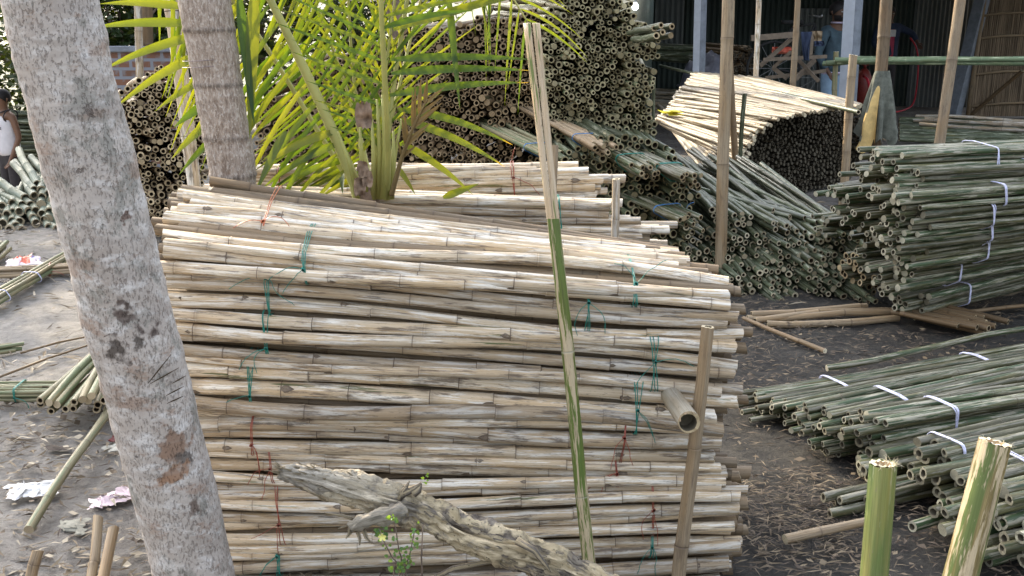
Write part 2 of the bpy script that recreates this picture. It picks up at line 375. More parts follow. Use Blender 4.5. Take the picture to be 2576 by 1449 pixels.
def reed():
    t = NT('woven reed mat'); o = t.pos(); n = t.noise(t.map(o, (70, 70, 1.2)), 1, 3, .6); m = t.noise(o, 2.5, 4)
    col = t.mix(t.ramp(n, .36, .60), (.06, .045, .03), (.36, .27, .18)); col = t.mix(t.math('MULTIPLY', t.ramp(m, .5, .7), .4), col, (.14, .1, .07))
    t.bump(n, .8, .01); return t.fin(col, .85)
M['reed'] = reed()
def brick():
    t = NT('brick wall'); x = t.n('ShaderNodeTexBrick'); p = t.pos(); mp = t.n('ShaderNodeMapping'); mp.inputs['Rotation'].default_value = (math.pi/2, 0, 0)
    t.l(p, mp.inputs[0]); t.l(mp.outputs[0], x.inputs['Vector'])
    x.inputs['Color1'].default_value = (.20, .10, .065, 1); x.inputs['Color2'].default_value = (.15, .085, .06, 1); x.inputs['Mortar'].default_value = (.22, .23, .26, 1)
    x.inputs['Scale'].default_value = 1; x.inputs['Brick Width'].default_value = .24; x.inputs['Row Height'].default_value = .1; x.inputs['Mortar Size'].default_value = .018
    n = t.noise(p, 12, 5); return t.fin(t.mix(t.math('MULTIPLY', t.ramp(n, .5, .65), .6), x.outputs[0], (.2, .21, .23)), .9)
M['brick'] = brick()
def wood():
    t = NT('rotten weathered wood'); o = t.coord(); pc = t.attr('pc').outputs['Vector']; nd = t.attr('nd').outputs['Fac']
    g = t.noise(t.map(pc, (3.2, 3.2, 9)), 1, 8, .75, .4); f = t.noise(t.map(pc, (9, 9, 14)), 1, 5, .7); big = t.noise(t.map(pc, (.9, .9, 6)), 1, 5, .7)
    col = t.mix(t.ramp(g, .35, .65), (.44, .35, .21), (.72, .59, .39))
    col = t.mix(t.ramp(big, .50, .56), col, t.mix(t.ramp(f, .4, .6), (.10, .08, .065), (.34, .29, .23)))
    pits = t.vor(o, 95); col = t.mix(t.math('MULTIPLY', t.ramp(pits, .16, .08), t.ramp(f, .45, .52)), col, (.02, .015, .012))
    col = t.mix(t.ramp(f, .34, .26), col, (.05, .04, .03))
    col = t.mix(nd, col, t.mix(t.ramp(g, .4, .6), (.42, .36, .28), (.66, .60, .50)))
    t.bump(t.math('ADD', t.math('ADD', g, t.math('MULTIPLY', f, .7)), t.math('MULTIPLY', t.ramp(pits, .12, .2), .25)), 1., .012); return t.fin(col, .85)
M['rot'] = wood()
M['plank'] = plain('raw timber', (.16, .125, .09), .7, .3, 12)
M['skin'] = plain('brown skin', (.17, .09, .055), .5, .1, 20, .05)
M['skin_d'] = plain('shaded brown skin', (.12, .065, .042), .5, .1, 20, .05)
M['hair'] = plain('black hair', (.012, .01, .01), .6, .3, 60)
M['eye'] = plain('eye', (.5, .5, .48), .3, .05); M['lip'] = plain('lip', (.16, .06, .05), .5, .1)
M['vest'] = plain('white cotton vest', (.62, .60, .62), .9, .08, 14, .4)
M['trim'] = plain('black trim', (.025, .022, .025), .8, .2)
M['trouser'] = plain('charcoal trousers', (.045, .04, .042), .9, .2)
M['denim_j'] = plain('dark denim jacket', (.05, .08, .10), .85, .35, 9, .3)
M['jeans'] = plain('faded blue jeans', (.25, .36, .48), .85, .25, 8, .3)
M['navy'] = plain('navy jacket', (.028, .04, .075), .8, .3, 9)
M['pinkred'] = plain('pink red shirt', (.38, .05, .09), .8, .2, 9)
M['white'] = plain('white cloth', (.62, .6, .58), .8, .1)
M['lav'] = plain('lavender cloth', (.42, .36, .46), .8, .1)
M['redhose'] = plain('red hose rubber', (.42, .02, .035), .4, .1); M['redpaint'] = plain('dull red paint', (.14, .02, .015), .4, .3)
M['plastic'] = plain('crumpled clear plastic film', (.50, .50, .50), .2, .15, 12, .5)
M['plastic_p'] = plain('pink printed plastic film', (.56, .44, .47), .2, .18, 12, .5)
M['plastic_r'] = plain('red and white plastic bag', (.72, .60, .62), .3, .15, 8, 1.)
M['redprint'] = plain('red print', (.65, .16, .10), .5, .2)
M['blueprint'] = plain('lilac print', (.42, .38, .62), .5, .2)
M['yellow'] = plain('yellow plastic', (.75, .65, .05), .4, .15)
M['flower'] = plain('pale yellow petal', (.75, .72, .22), .5, .1)
M['cloth'] = plain('grey green rag', (.12, .125, .10), .9, .5, 14, .6); M['clothy'] = plain('golden rag', (.62, .43, .17), .9, .3, 10, .6)
M['rubber'] = plain('black rubber', (.02, .02, .02), .7, .2)
M['tarp'] = plain('grey plastic tarp', (.16, .16, .19), .4, .4, 6, .5)
M['blue'] = plain('blue print', (.08, .12, .5), .6, .1)
t = NT('lit bulb glass'); t.b.inputs['Emission Color'].default_value = (.9, .97, 1, 1); t.b.inputs['Emission Strength'].default_value = 7; M['bulb'] = t.fin((.9, .9, .9), .3)
M['socket'] = plain('bulb socket', (.3, .3, .3), .5)

# ------------------------------------------------------------------ world and sun
SUN_EL, SUN_AZ = rad(28), rad(-38)        # azimuth from +Y towards +X
SV = Vector((math.sin(SUN_AZ)*math.cos(SUN_EL), math.cos(SUN_AZ)*math.cos(SUN_EL), math.sin(SUN_EL)))
w = bpy.data.worlds.new('World'); sc.world = w; w.use_nodes = True
nt = w.node_tree; bg = nt.nodes['Background']; sky = nt.nodes.new('ShaderNodeTexSky'); sky.sky_type = 'NISHITA'; sky.sun_disc = False
sky.sun_elevation = SUN_EL; sky.sun_rotation = SUN_AZ; sky.dust_density = 3.0; sky.air_density = 1.0
hs = nt.nodes.new('ShaderNodeHueSaturation'); hs.inputs['Saturation'].default_value = .45; nt.links.new(sky.outputs[0], hs.inputs['Color']); tcw = nt.nodes.new('ShaderNodeTexCoord'); sxw = nt.nodes.new('ShaderNodeSeparateXYZ'); nt.links.new(tcw.outputs['Generated'], sxw.inputs[0])
mrw = nt.nodes.new('ShaderNodeMapRange'); nt.links.new(sxw.outputs[2], mrw.inputs[0]); mrw.inputs[1].default_value = -.05; mrw.inputs[2].default_value = .75; mrw.inputs[3].default_value = .28; mrw.inputs[4].default_value = 2.6
mxw = nt.nodes.new('ShaderNodeVectorMath'); mxw.operation = 'SCALE'; nt.links.new(hs.outputs[0], mxw.inputs[0]); nt.links.new(mrw.outputs[0], mxw.inputs[3]); nt.links.new(mxw.outputs[0], bg.inputs[0]); bg.inputs[1].default_value = .38
sl = bpy.data.lights.new('sun', 'SUN'); so = bpy.data.objects.new('sun', sl); C.objects.link(so)
sl.energy = 7.0; sl.angle = rad(.6); sl.color = (1, .85, .60)
so.rotation_euler = SV.to_track_quat('Z', 'Y').to_euler(); so.location = (0, 0, 12)
sc.view_settings.view_transform = 'Standard'; sc.view_settings.look = 'None'; sc.view_settings.exposure = 0

# ------------------------------------------------------------------ ground
def gz(x, y):
    """terrain height: flat yard, a lower terrace far left"""
    k = max(0, min(1, (-x-3.6)/1.2))*max(0, min(1, (y-9.6)/2.4)); k = k*k*(3-2*k)
    return -1.0*k
def graded(lo, hi, step, far, grow=1.35):
    a = [lo]; 
    while a[-1] < hi: a.append(a[-1]+step)
    s = step
    while a[-1] < far: s *= grow; a.append(a[-1]+s)
    s = step; b = [lo]
    while b[-1] > -far: s *= grow; b.append(b[-1]-s)
    return sorted(set(b[1:]+a))
gx = graded(-4.5, 4.5, .05, 900); gy = graded(1.5, 9, .05, 900)
B = MB()
for y in gy:
    for x in gx:
        v = Vector((x, y, 0)); near = abs(x) < 12 and 0 < y < 25
        h = gz(x, y)
        if near: h += .022*mnoise.noise(v*2.1)+.012*mnoise.noise(v*7)+.006*mnoise.noise(v*19)
        B.vert((x, y, h-.01))
nx = len(gx)
for j in range(len(gy)-1):
    for i in range(nx-1): B.face((j*nx+i, j*nx+i+1, (j+1)*nx+i+1, (j+1)*nx+i))
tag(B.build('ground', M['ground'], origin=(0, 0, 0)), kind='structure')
# litter: straw, bamboo leaves, bark shreds
B = MB()
def litter(n, x0, x1, y0, y1, l0, l1, wd, lo=0., hi=1., dens=None):
    for _ in range(n):
        x, y = uni(x0, x1), uni(y0, y1)
        if mnoise.noise(Vector((x*1.3, y*1.3, 3))) < uni(-.6, .5): continue
        a = uni(0, 6.28) if R.random() < .6 else uni(-.5, .5); L = uni(l0, l1); wv = wd*uni(.5, 1.6); z = gz(x, y)+uni(.004, .028)
        d = Vector((math.cos(a), math.sin(a), uni(-.15, .25))); s = Vector((-math.sin(a), math.cos(a), uni(-.5, .5)))*wv
        p = Vector((x, y, z)); c = Vector((0, 0, uni(-.1, .18)*L)); rdv = uni(lo, hi)
        q = [B.vert(p-d*L/2, rd=rdv), B.vert(p-s+c, rd=rdv), B.vert(p+d*L/2, rd=rdv), B.vert(p+s+c, rd=rdv)]
        B.face(q, 0)
litter(12000, .9, 3.2, 2.4, 6.3, .02, .08, .0026, 0, .55)
litter(2500, .9, 3.2, 2.4, 6.3, .02, .05, .008, 0, .6)
litter(2500, .55, 1.15, 2.6, 3.8, .02, .08, .003, 0, .6)
litter(5000, 1.0, 2.6, 2.6, 4.2, .01, .04, .003, 0, .4)
litter(5000, -2.6, -.4, 2.4, 4.6, .02, .09, .0045, 0, .9)
litter(1800, -2.6, -.4, 2.4, 4.8, .02, .05, .011, .1, 1.)
litter(3000, -4.2, -.9, 4.0, 9.5, .03, .14, .006, .1, 1.)
litter(2500, .8, 7, 6, 16, .04, .2, .007, .1, .8)
tag(B.build('leaf_litter', M['litter'], origin=(0, 0, 0), smooth=False), 'dry bamboo leaves, straw and bark shreds strewn over the dark soil', 'leaf litter', kind='stuff')

# ------------------------------------------------------------------ ties
def hull(pts):
    pts = sorted(set(pts))
    def half(ps):
        h = []
        for p in ps:
            while len(h) > 1 and (h[-1][0]-h[-2][0])*(p[1]-h[-2][1])-(h[-1][1]-h[-2][1])*(p[0]-h[-2][0]) <= 0: h.pop()
            h.append(p)
        return h
    a = half(pts); b = half(pts[::-1]); return a[:-1]+b[:-1]
def tie(parent, poles, pt, d, mat, rad_=.0014, strands=2, tails=1, name='tie', gap=.004):
    """loop of twine around a bundle; poles=[(p0,p1,r)], plane through pt with normal d"""
    d, u, w = frame(d); pts = []
    for (a, b, r) in poles:
        ax = b-a; k = ax.dot(d)
        if abs(k) < 1e-6: continue
        t = (pt-a).dot(d)/k
        if not -.02 <= t <= 1.02: continue
        c = a+ax*t-pt
        for i in range(12): pts.append((round(c.dot(u)+(r*1.06+rad_+.0035)*math.cos(i*math.pi/6), 5), round(c.dot(w)+(r*1.06+rad_+.0035)*math.sin(i*math.pi/6), 5)))
    if len(pts) < 6: return
    h = hull(pts); B = MB()
    cx = sum(p[0] for p in h)/len(h); cy = sum(p[1] for p in h)/len(h)
    for s in range(strands):
        o = (s-(strands-1)/2)*gap; sl = uni(-.012, .012)
        tube(B, [pt+d*(o+sl*(q[1]-cy)*12+uni(-.001, .001))+u*q[0]+w*q[1] for q in h], rad_, 5, closed=True)
    fr = max(h, key=lambda q: q[0]*1.0)     # foremost point (towards the camera)
    base = pt+u*(fr[0]+rad_*2)+w*uni(min(q[1] for q in h)*.6, max(q[1] for q in h)*.6)
    for k in range(tails):
        p = base.copy(); v = Vector((uni(-1, 1), uni(-.3, 0), uni(-.8, .6))); ps = [p.copy()]
        for i in range(9):
            v += Vector((uni(-.35, .35), uni(-.1, .1), uni(-.35, .05))); v.y *= .4; v.normalize(); p = p+v*uni(.006, .018); ps.append(p.copy())
        tube(B, ps, rad_*.75, 4)
    if tails:
        for k in range(3): box(B, base+Vector((uni(-.003, .003), -.001, uni(-.003, .003))), .007, .006, .006, rot=Matrix.Rotation(uni(0, 3), 3, 'Y'))
    B.build(name, M[mat], parent)

# ------------------------------------------------------------------ the great stack in front
YF = 3.0
XL = [480, 500, 632, 780, 860, 970, 1130, 1210, 1300, 1400, 1500, 1700]; YR = [604, 640, 745, 880, 965, 1060, 1165, 1220, 1275, 1350, 1435, 1605]
bund = [  # left y range, tie colour, left tie u, right tie u, right end u, label
 (478, 560, 'tie_orange', 675, None, 1725, 'topmost bleached bamboo bundle of the big front stack, orange twine near its left end'),
 (560, 655, 'tie_green', 765, 1600, 1815, 'bleached bamboo bundle second from the top of the big front stack, green twine'),
 (655, 765, 'tie_green', 675, 1480, 1850, 'third bleached bamboo bundle from the top of the big stack, long curling green twine'),
 (765, 865, 'tie_green', 672, 1648, 1862, 'bleached bamboo bundle resting right on top of the broken hollow grey tube'),
 (865, 985, 'tie_green', 632, 1603, 1815, 'bleached bamboo bundle directly below the broken hollow tube, green twine at both ends'),
 (985, 1100, 'tie_red', 637, 1568, 1805, 'greyish bleached bamboo bundle tied in red twine, uppermost of the red tied ones'),
 (1100, 1200, 'tie_red', 683, 1552, 1815, 'bleached bamboo bundle just above the tip of the rotten log, red twine'),
 (1200, 1335, 'tie_red', 705, 1640, 1860, 'bleached bamboo bundle crossed by the rotten log, lowest of those tied in red twine'),
 (1335, 1435, 'tie_green', 703, 1637, 1850, 'bleached bamboo bundle low in the big stack behind the yellow flowering weed, green twine'),
 (1435, 1560, 'tie_green', None, None, 1820, 'bottom bleached bamboo bundle of the big stack, lying across the lower edge'),
]
poles_b = [[] for _ in bund]; yl = 484.
def bidx(y):
    for i, b in enumerate(bund):
        if y < b[1]: return i
    return len(bund)-1
def tcx(v): return 122+.2545*v
while yl < 1575:
    dia = R.choice((23, 27, 30, 32, 34, 37, 43))
    i = bidx(yl); y0 = yl+dia/2
    Y = YF + max(0, (620-y0)/140)*.3
    ul = interp(y0, [480, 500, 530, 570, 620, 650, 700, 850], [480, 452, 436, 420, 402, 400, 412, 440])+uni(-14, 14)
    if y0 > 800: ul = tcx(y0)+uni(-10, 70)
    ur = bund[i][5]+uni(-22, 22)
    if R.random() < .1: ur += uni(20, 50)
    if R.random() < .12: ur -= uni(30, 60)
    jl, jr = uni(-9, 9), uni(-12, 12)
    yr = interp(y0, XL, YR)
    poles_b[i].append((P(ul, y0+jl, Y+uni(-.010, .018)), P(ur, yr+jr, Y+uni(-.010, .020)), dia, 0))
    yl += dia*.87
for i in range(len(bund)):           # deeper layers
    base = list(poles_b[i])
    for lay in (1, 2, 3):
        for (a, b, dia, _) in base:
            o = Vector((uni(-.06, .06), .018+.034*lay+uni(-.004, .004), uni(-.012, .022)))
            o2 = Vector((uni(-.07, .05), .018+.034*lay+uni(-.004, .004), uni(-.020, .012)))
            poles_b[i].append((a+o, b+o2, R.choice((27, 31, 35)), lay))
def rad_px(dia, p): return dia*mpp(p)/2
GR = 'bleached bamboo bundles of the big front stack'
for i, b in enumerate(bund):
    pp = poles_b[i]; c = (pp[0][0]+pp[0][1])/2
    th = thing('bamboo_bundle', Vector((c.x, c.y+.05, min(q[0].z for q in pp)-.02)), b[6], 'bamboo bundle', GR)
    for k, (a, e, dia, lay) in enumerate(pp):
        r = rad_px(dia, a); B = MB()
        pole(B, a, e, r, r*uni(.86, 1.05), n=14 if lay == 0 else 8, nsp=uni(.20, .34), bend=.020 if lay == 0 else .006, detail=2 if lay == 0 else 1, buds=.35 if lay == 0 else 0, hollow=(1, 1), kink=.0022)
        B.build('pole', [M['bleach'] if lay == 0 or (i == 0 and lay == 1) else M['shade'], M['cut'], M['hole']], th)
    hl = [(a, e, rad_px(dia, a)) for a, e, dia, lay in pp]
    for tu in (b[3], b[4] if False else None): pass
    for tu in (b[3], [None, 1600, 1480, 1648, 1603, 1568, 1552, 1640, 1637, None][i]):
        if tu: 
            ym = (b[0]+b[1])/2; q = P(tu, ym, YF+(.2 if i == 0 else 0)); tie(th, hl, q, Vector((1, 0, 0)), b[2], .0014, 3 if b[2] == 'tie_green' else 2, 2)
# long curling green twine tails that hang over the third and fourth bundle
# broken hollow tube poking out of the stack
a, e = P(1668, 968, 3.12), P(1733, 1062, 2.72)
B = MB(); pole(B, e, a, .031, .029, n=18, nsp=.9, bend=0, detail=2, wall=.74, hollow=(1, 1))
o = B.build('bamboo_tube', [M['bleach2'], M['cut_heap'], M['thole']]); tag(o, 'short broken hollow grey bamboo tube poking out of the stack beside the right stake', 'bamboo tube')
for k in range(5):                                   # splintered lip
    B = MB(); th = .8*k+.3; d, u, w_ = frame(a-e); q = e+(u*math.cos(th)+w_*math.sin(th))*.029
    tang = (-u*math.sin(th)+w_*math.cos(th)); L = uni(.012, .03)
    v = [B.vert(q-tang*.008), B.vert(q+tang*.008), B.vert(q-d*L+tang*.003), B.vert(q-tang*.006+(q-e)*.08)]
    B.face((v[0], v[1], v[2])); B.face((v[3], v[2], v[0])); B.build('splinter', M['tan'], o)

# ------------------------------------------------------------------ second stack behind it
rows2 = [(640, 436, 1350, 432), (560, 452, 1480, 430), (556, 466, 1515, 450), (552, 480, 1496, 470), (545, 492, 1500, 488), (530, 498, 1470, 500),
         (508, 486, 1538, 518), (500, 506, 1532, 541), (500, 526, 1480, 548), (500, 540, 1612, 556), (500, 558, 1682, 579), (500, 578, 1615, 597), (500, 596, 1560, 612), (500, 616, 1650, 632), (500, 640, 1600, 655)]
g2 = [(0, 6, 4.0, 'tie_red', (708, 1292), 'bleached bamboo bundle behind the palm seedling base, red orange twine'), (6, 15, 3.78, 'tie_green', (1413,), 'bleached bamboo bundle behind the big stack with right ends staggered past the short stake')]
for (i0, i1, Y, tm, tus, lab) in g2:
    pp = []
    for k in range(i0, i1):
        ul, vl, ur, vr = rows2[k]; dia = R.choice((21, 24, 26, 28))
        for lay in range(3):
            o = Vector((uni(-.05, .05)*lay, .034*lay, uni(-.012, .012)*(lay > 0)))
            a, e = P(ul+uni(-8, 8), vl, Y)+o, P(ur, vr, Y+uni(0, .03))+o*1.0
            pp.append((a, e, rad_px(dia, a)*(1 if lay == 0 else .9), lay))
    th = thing('bamboo_bundle', Vector((-.2, Y+.05, min(q[0].z for q in pp)-.02)), lab, 'bamboo bundle', 'bamboo bundles of the second stack')
    for (a, e, r, lay) in pp:
        B = MB(); pole(B, a, e, r, r*.95, n=10 if lay == 0 else 7, nsp=uni(.2, .33), bend=.008, detail=2 if lay == 0 else 0, buds=.2 if lay == 0 else 0)
        B.build('pole', [M['bleach'], M['cut'], M['hole']], th)
    hl = [q[:3] for q in pp]
    for tu in tus: tie(th, hl, P(tu, 480 if i0 == 0 else 575, Y), Vector((1, 0, 0)), tm, .0016, 2, 2)
pp = []                                              # the hidden courses that carry it down to the ground
th = thing('bamboo_bundle', Vector((0, 3.9, 0)), 'lowest bleached bamboo bundle hidden in shadow behind the big stack', 'bamboo bundle', 'bamboo bundles of the second stack')
for z in [x*.045+.02 for x in range(20)]:
    for lay in range(2):
        B = MB(); a = Vector((-1.05+uni(-.05, .05), 3.82+.05*lay, z)); e = Vector((.45+uni(-.1, .1), 3.84+.05*lay, z))
        pole(B, a, e, .021, n=6, detail=0); B.build('pole', [M['bleach'], M['cut'], M['hole']], th)

# ------------------------------------------------------------------ end-on heaps
heaps = []     # (pxsize, p0, p1, r, heapindex)
HEAP = []
def inpoly(x, y, poly):
    c = False; n = len(poly)
    for i in range(n):
        x1, y1 = poly[i]; x2, y2 = poly[i-1]
        if (y1 > y) != (y2 > y) and x < (x2-x1)*(y-y1)/(y2-y1)+x1: c = not c
    return c
def heap(poly, Yf, d0, d1, dirf, L, name, label, cat, group, mats, tight=.93, tries=9000, gapn=.0, hollow_p=.88, wall=.6):
    """fills a heap face with cut ends by dart throwing; each end starts a real culm of length L"""
    hi = len(HEAP); HEAP.append(dict(name=name, label=label, cat=cat, group=group, mats=mats, hp=hollow_p, wall=wall))
    xs = [p[0] for p in poly]; ys = [p[1] for p in poly]; jm = .12 if 'dirty' in label else 1.; grid = {}; cs = d1*1.05; n = 0
    for k in range(tries):
        x, y = uni(min(xs), max(xs)), uni(min(ys), max(ys))
        if not inpoly(x, y, poly): continue
        if gapn and mnoise.noise(Vector((x*.022, y*.022, hi*7.7))) < -gapn: continue
        frac = k/tries; r = uni(d0, d1)/2 if frac < .5 else uni(d0, lerp(d1, d0, frac))/2
        gx_, gy_ = int(x//cs), int(y//cs); ok = True
        for a in (-1, 0, 1):
            for b in (-1, 0, 1):
                for (qx, qy, qr) in grid.get((gx_+a, gy_+b), ()):
                    if (qx-x)**2+(qy-y)**2 < ((qr+r)*tight)**2: ok = False; break
                if not ok: break
            if not ok: break
        if not ok: continue
        grid.setdefault((gx_, gy_), []).append((x, y, r)); n += 1
        p = P(x, y, Yf(x, y)+uni(-.06, .06)*jm+.16*jm*mnoise.noise(Vector((x*.012, y*.012, 5)))); d = dirf(x, y, p).normalized()
        heaps.append((r*2, p, p+d*L*uni(.85, 1.1), r*mpp(p), hi))
    return n
def nv(x, y, s, k): return mnoise.noise(Vector((x*s, y*s, k)))
# tall central heap, right half
heap([(1375, 30), (1420, -60), (1560, -60), (1600, 40), (1655, 90), (1660, 150), (1640, 250), (1650, 330), (1560, 390), (1450, 400), (1370, 370)],
     lambda x, y: 7.0+(600-y)/600*.6, 11, 18, lambda x, y, p: Vector((-.10+.22*nv(x, y, .02, 1)+uni(-.05, .05), 1, .10*nv(x, y, .02, 2)+uni(-.03, .03))), 2.2,
     'bamboo_pole', 'bamboo pole seen end-on in the tall heap between the split stake and the shed', 'bamboo pole', 'end-on poles of the tall heap, right part', ['olive', 'cut_olive', 'hole'], gapn=.42, tries=26000)
heap([(1640, 60), (1690, 62), (1700, 72), (1696, 92), (1650, 90)], lambda x, y: 6.9, 14, 18, lambda x, y, p: Vector((-.3, 1, -.1)), .4,
     'bamboo_pole', 'bamboo pole jutting right from the top of the tall heap', 'bamboo pole', 'poles jutting from the top of the tall heap', ['dgreen', 'cut_heap', 'hole'], tries=900)
# left half, darker and further back
heap([(1000, 60), (1100, 75), (1180, 40), (1280, 55), (1375, 10), (1375, 370), (1380, 425), (1200, 428), (1000, 430), (640, 436), (640, 300), (700, 200), (1000, 90)],
     lambda x, y: 7.5+(430-y)/430*.5, 11, 18, lambda x, y, p: Vector((.12+.25*nv(x, y, .02, 3)+uni(-.06, .06), 1, .12*nv(x, y, .02, 4)+uni(-.03, .03))), 2.2,
     'bamboo_pole', 'bamboo pole seen end-on in the dark brown heap behind the palm seedling', 'bamboo pole', 'end-on poles of the heap behind the palm', ['heap', 'cut_brown', 'hole'], gapn=.36, tries=34000)
# lower right skirts of the tall heap, thicker
heap([(1480, 345), (1620, 345), (1690, 380), (1735, 440), (1765, 480), (1740, 520), (1745, 640), (1640, 640), (1540, 640), (1540, 500), (1500, 420), (1410, 400)],
     lambda x, y: 6.75+(640-y)/600*.35, 14, 22, lambda x, y, p: Vector((-.25+.2*nv(x, y, .02, 5)+uni(-.05, .05), 1, .08+.1*nv(x, y, .02, 6))), 2.0,
     'bamboo_pole', 'bamboo pole with a thick cut end in the low skirt of the tall heap', 'bamboo pole', 'thick poles at the foot of the tall heap', ['dgreen', 'cut_olive', 'hole'], gapn=.38, tries=14000, wall=.66)
# left heap, warm in the sun
heap([(330, 215), (395, 170), (440, 165), (520, 200), (520, 470), (500, 560), (430, 600), (380, 590), (340, 470), (300, 380), (280, 250)],
     lambda x, y: 7.4+(600-y)/400*.5, 12, 19, lambda x, y, p: Vector((-.35+.4*nv(x, y, .02, 7)+uni(-.1, .1), 1, .1*nv(x, y, .02, 8)-.1)), 1.8,
     'bamboo_pole', 'sun-warmed bamboo pole seen end-on in the heap between the two trunks', 'bamboo pole', 'end-on poles of the heap between the two trunks', ['tan', 'cut_heap', 'hole'], gapn=.30, tries=12000)
# green end-on heap in front of the tall pole
heap([(1722, 545), (1790, 520), (1880, 540), (1960, 555), (1995, 575), (2090, 590), (2180, 590), (2205, 650), (2205, 760), (2080, 765), (1960, 780), (1880, 800), (1835, 810), (1830, 700), (1790, 660), (1730, 650)],
     lambda x, y: lerp(6.4, 6.15, (x-1720)/480)+(800-y)/260*.45, 13, 19, lambda x, y, p: Vector((-.22+.16*nv(x, y, .02, 9)+uni(-.05, .05), 1, .10+.06*nv(x, y, .02, 9))), 2.0,
     'bamboo_pole', 'slim green bamboo pole with pale cut end in the low heap around the post', 'bamboo pole', 'slim green poles of the low end-on heap', ['dgreen', 'cut_pale', 'hole'], gapn=.36, tries=12000, wall=.55)
# cut ends of the whitened pile, shadow painted into their dark colour
heap([(1890, 345), (1935, 290), (2010, 275), (2090, 272), (2160, 275), (2172, 430), (2110, 462), (1980, 492), (1890, 480), (1862, 440), (1870, 380)],
     lambda x, y: lerp(9.7, 10.3, (x-1860)/300)+(480-y)/200*.05, 7.5, 10, lambda x, y, p: Vector((-.62+uni(-.04, .04), .80, -.12+uni(-.02, .02))), .35,
     'bamboo_pole', 'whitened bamboo pole with a dirty dark cut end in the pile by the shed', 'bamboo pole', 'dark ended poles of the whitened pile', ['dirty', 'cut_dark', 'hole'], tries=16000, hollow_p=.3, tight=.9)
thick = [(300,1060,.0),(411,890,0),(330,955,0),(304,1008,0),(362,1008,0),(415,955,0),(410,830,0),(428,1045,0),(370,1068,0),(218,1082,0),(105,1122,0),(194,1138,0),(272,1138,0),(359,1137,0),(465,1100,0),(18,1150,0),(250,1192,0),(313,1190,0),(61,1222,0),(113,1200,0),(173,1202,0),(366,1222,0),(433,1198,0),(291,1254,0),(420,1262,0),(501,1165,0),(515,1220,0),(315,1302,0),(26,1302,0),(176,1288,0),(137,1329,0),(83,1352,0),(195,1356,0),(105,1275,0),(432,1334,0),(390,1275,0),(503,1352,0),(536,1282,0),(570,1330,0),(480,960,0),(500,1060,0),(540,1150,0),(-20,1240,0),(-25,1340,0)]
hi = len(HEAP); HEAP.append(dict(name='bamboo_pole', label='fat grey green bamboo pole in the low pile left of the leaning trunk', cat='bamboo pole', group='fat grey poles of the left pile', mats=['thick', 'cut', 'thole'], hp=.93, wall=.72))
for (zx, zy, _) in thick:
    u, v = zx*.287, 188+zy*.287; p = P(u, v, lerp(8.35, 9.1, (1356-zy)/500)); r = uni(34, 42)*.287*mpp(p)
    d = Vector((-.5+.3*math.sin(zx*.02)+uni(-.1, .1), .8, .20 if zy < 1090 else .05))
    heaps.append((99, p, p+d.normalized()*uni(.7, .95), r, hi))
heaps.sort(key=lambda h: -h[0])
rest = {}
for k, (px, a, e, r, hi) in enumerate(heaps):
    hd = HEAP[hi]; big = px > 90
    if k < 300:
        B = MB(); pole(B, a, e, r, r*.9, n=12, nsp=.3 if not big else .24, bend=.01, detail=1, hollow=(R.random() < hd['hp'], 1), wall=hd['wall'])
        tag(B.build(hd['name'], [M[m] for m in hd['mats']]), hd['label'], hd['cat'], hd['group'])
    else:
        B = rest.setdefault(hi, MB()); pole(B, a, e, r, r*.9, n=8, nsp=.45, bend=.01, detail=0, hollow=(R.random() < hd['hp'], 0), wall=hd['wall'], kink=0)
for hi, B in rest.items():
    hd = HEAP[hi]; tag(B.build('bamboo_pole_heap', [M[m] for m in hd['mats']], origin=(0, 0, 0)), 'mass of '+hd['group'].replace('poles', 'bamboo poles'), 'bamboo heap', kind='stuff')
print('heap poles', len(heaps))

# ------------------------------------------------------------------ generic bundles
def bundle(p, d, L, n, r, wd, hg, label, group, mat='green', ties=(), tmat='tie_white', cut='cut', jit=.06, detail=1, spread=.02, name='bamboo_bundle', hole='hole', nn=10, tr=.0022, wall=.62, strands=2, solid=.15):
    """n culms packed in an oval wd x hg section, starting at p and running along d"""
    d, u, w = frame(d); cells = []
    row = 0; y = -hg/2
    while y <= hg/2+1e-6:
        x = -wd/2+(r if row % 2 else 0)
        while x <= wd/2+1e-6:
            if (x/(wd/2+r))**2+(y/(hg/2+r))**2 <= 1.02: cells.append((x, y))
            x += 2*r*1.0
        y += r*1.78; row += 1
    if len(cells) > n: 
        cells.sort(key=lambda q: -q[1]-q[0]*.5+uni(-.01, .01)); cells = cells[:n]
    th = thing(name, Vector((p.x, p.y, max(0, p.z-hg/2-r))), label, 'bamboo bundle', group); pl = []
    for (x, y) in cells:
        s0 = uni(-jit, jit); rr = r*uni(.82, 1.06)
        a = p+u*(x+uni(-1, 1)*r*.15)+w*(y+uni(-1, 1)*r*.15)+d*s0
        e = p+u*(x*1.05+uni(-spread, spread))+w*(y+uni(-spread, spread)*.6)+d*(L+uni(-jit, jit))
        if a.z < rr: a.z = rr
        if e.z < rr: e.z = rr
        pl.append((a, e, rr)); B = MB(); pole(B, a, e, rr, rr*.9, n=nn, nsp=uni(.26, .42), bend=.008, detail=detail, wall=wall, hollow=(R.random() > solid, 1))
        B.build('pole', [M[mat], M[cut], M[hole]], th)
    for s in ties: tie(th, pl, p+d*s, d, tmat, tr, strands, 0 if tmat == 'tie_white' else 1, gap=.0045)
    return th
D1 = Vector((1, .43, 0))
fr = 'green bamboo bundles of the pile at the lower right'
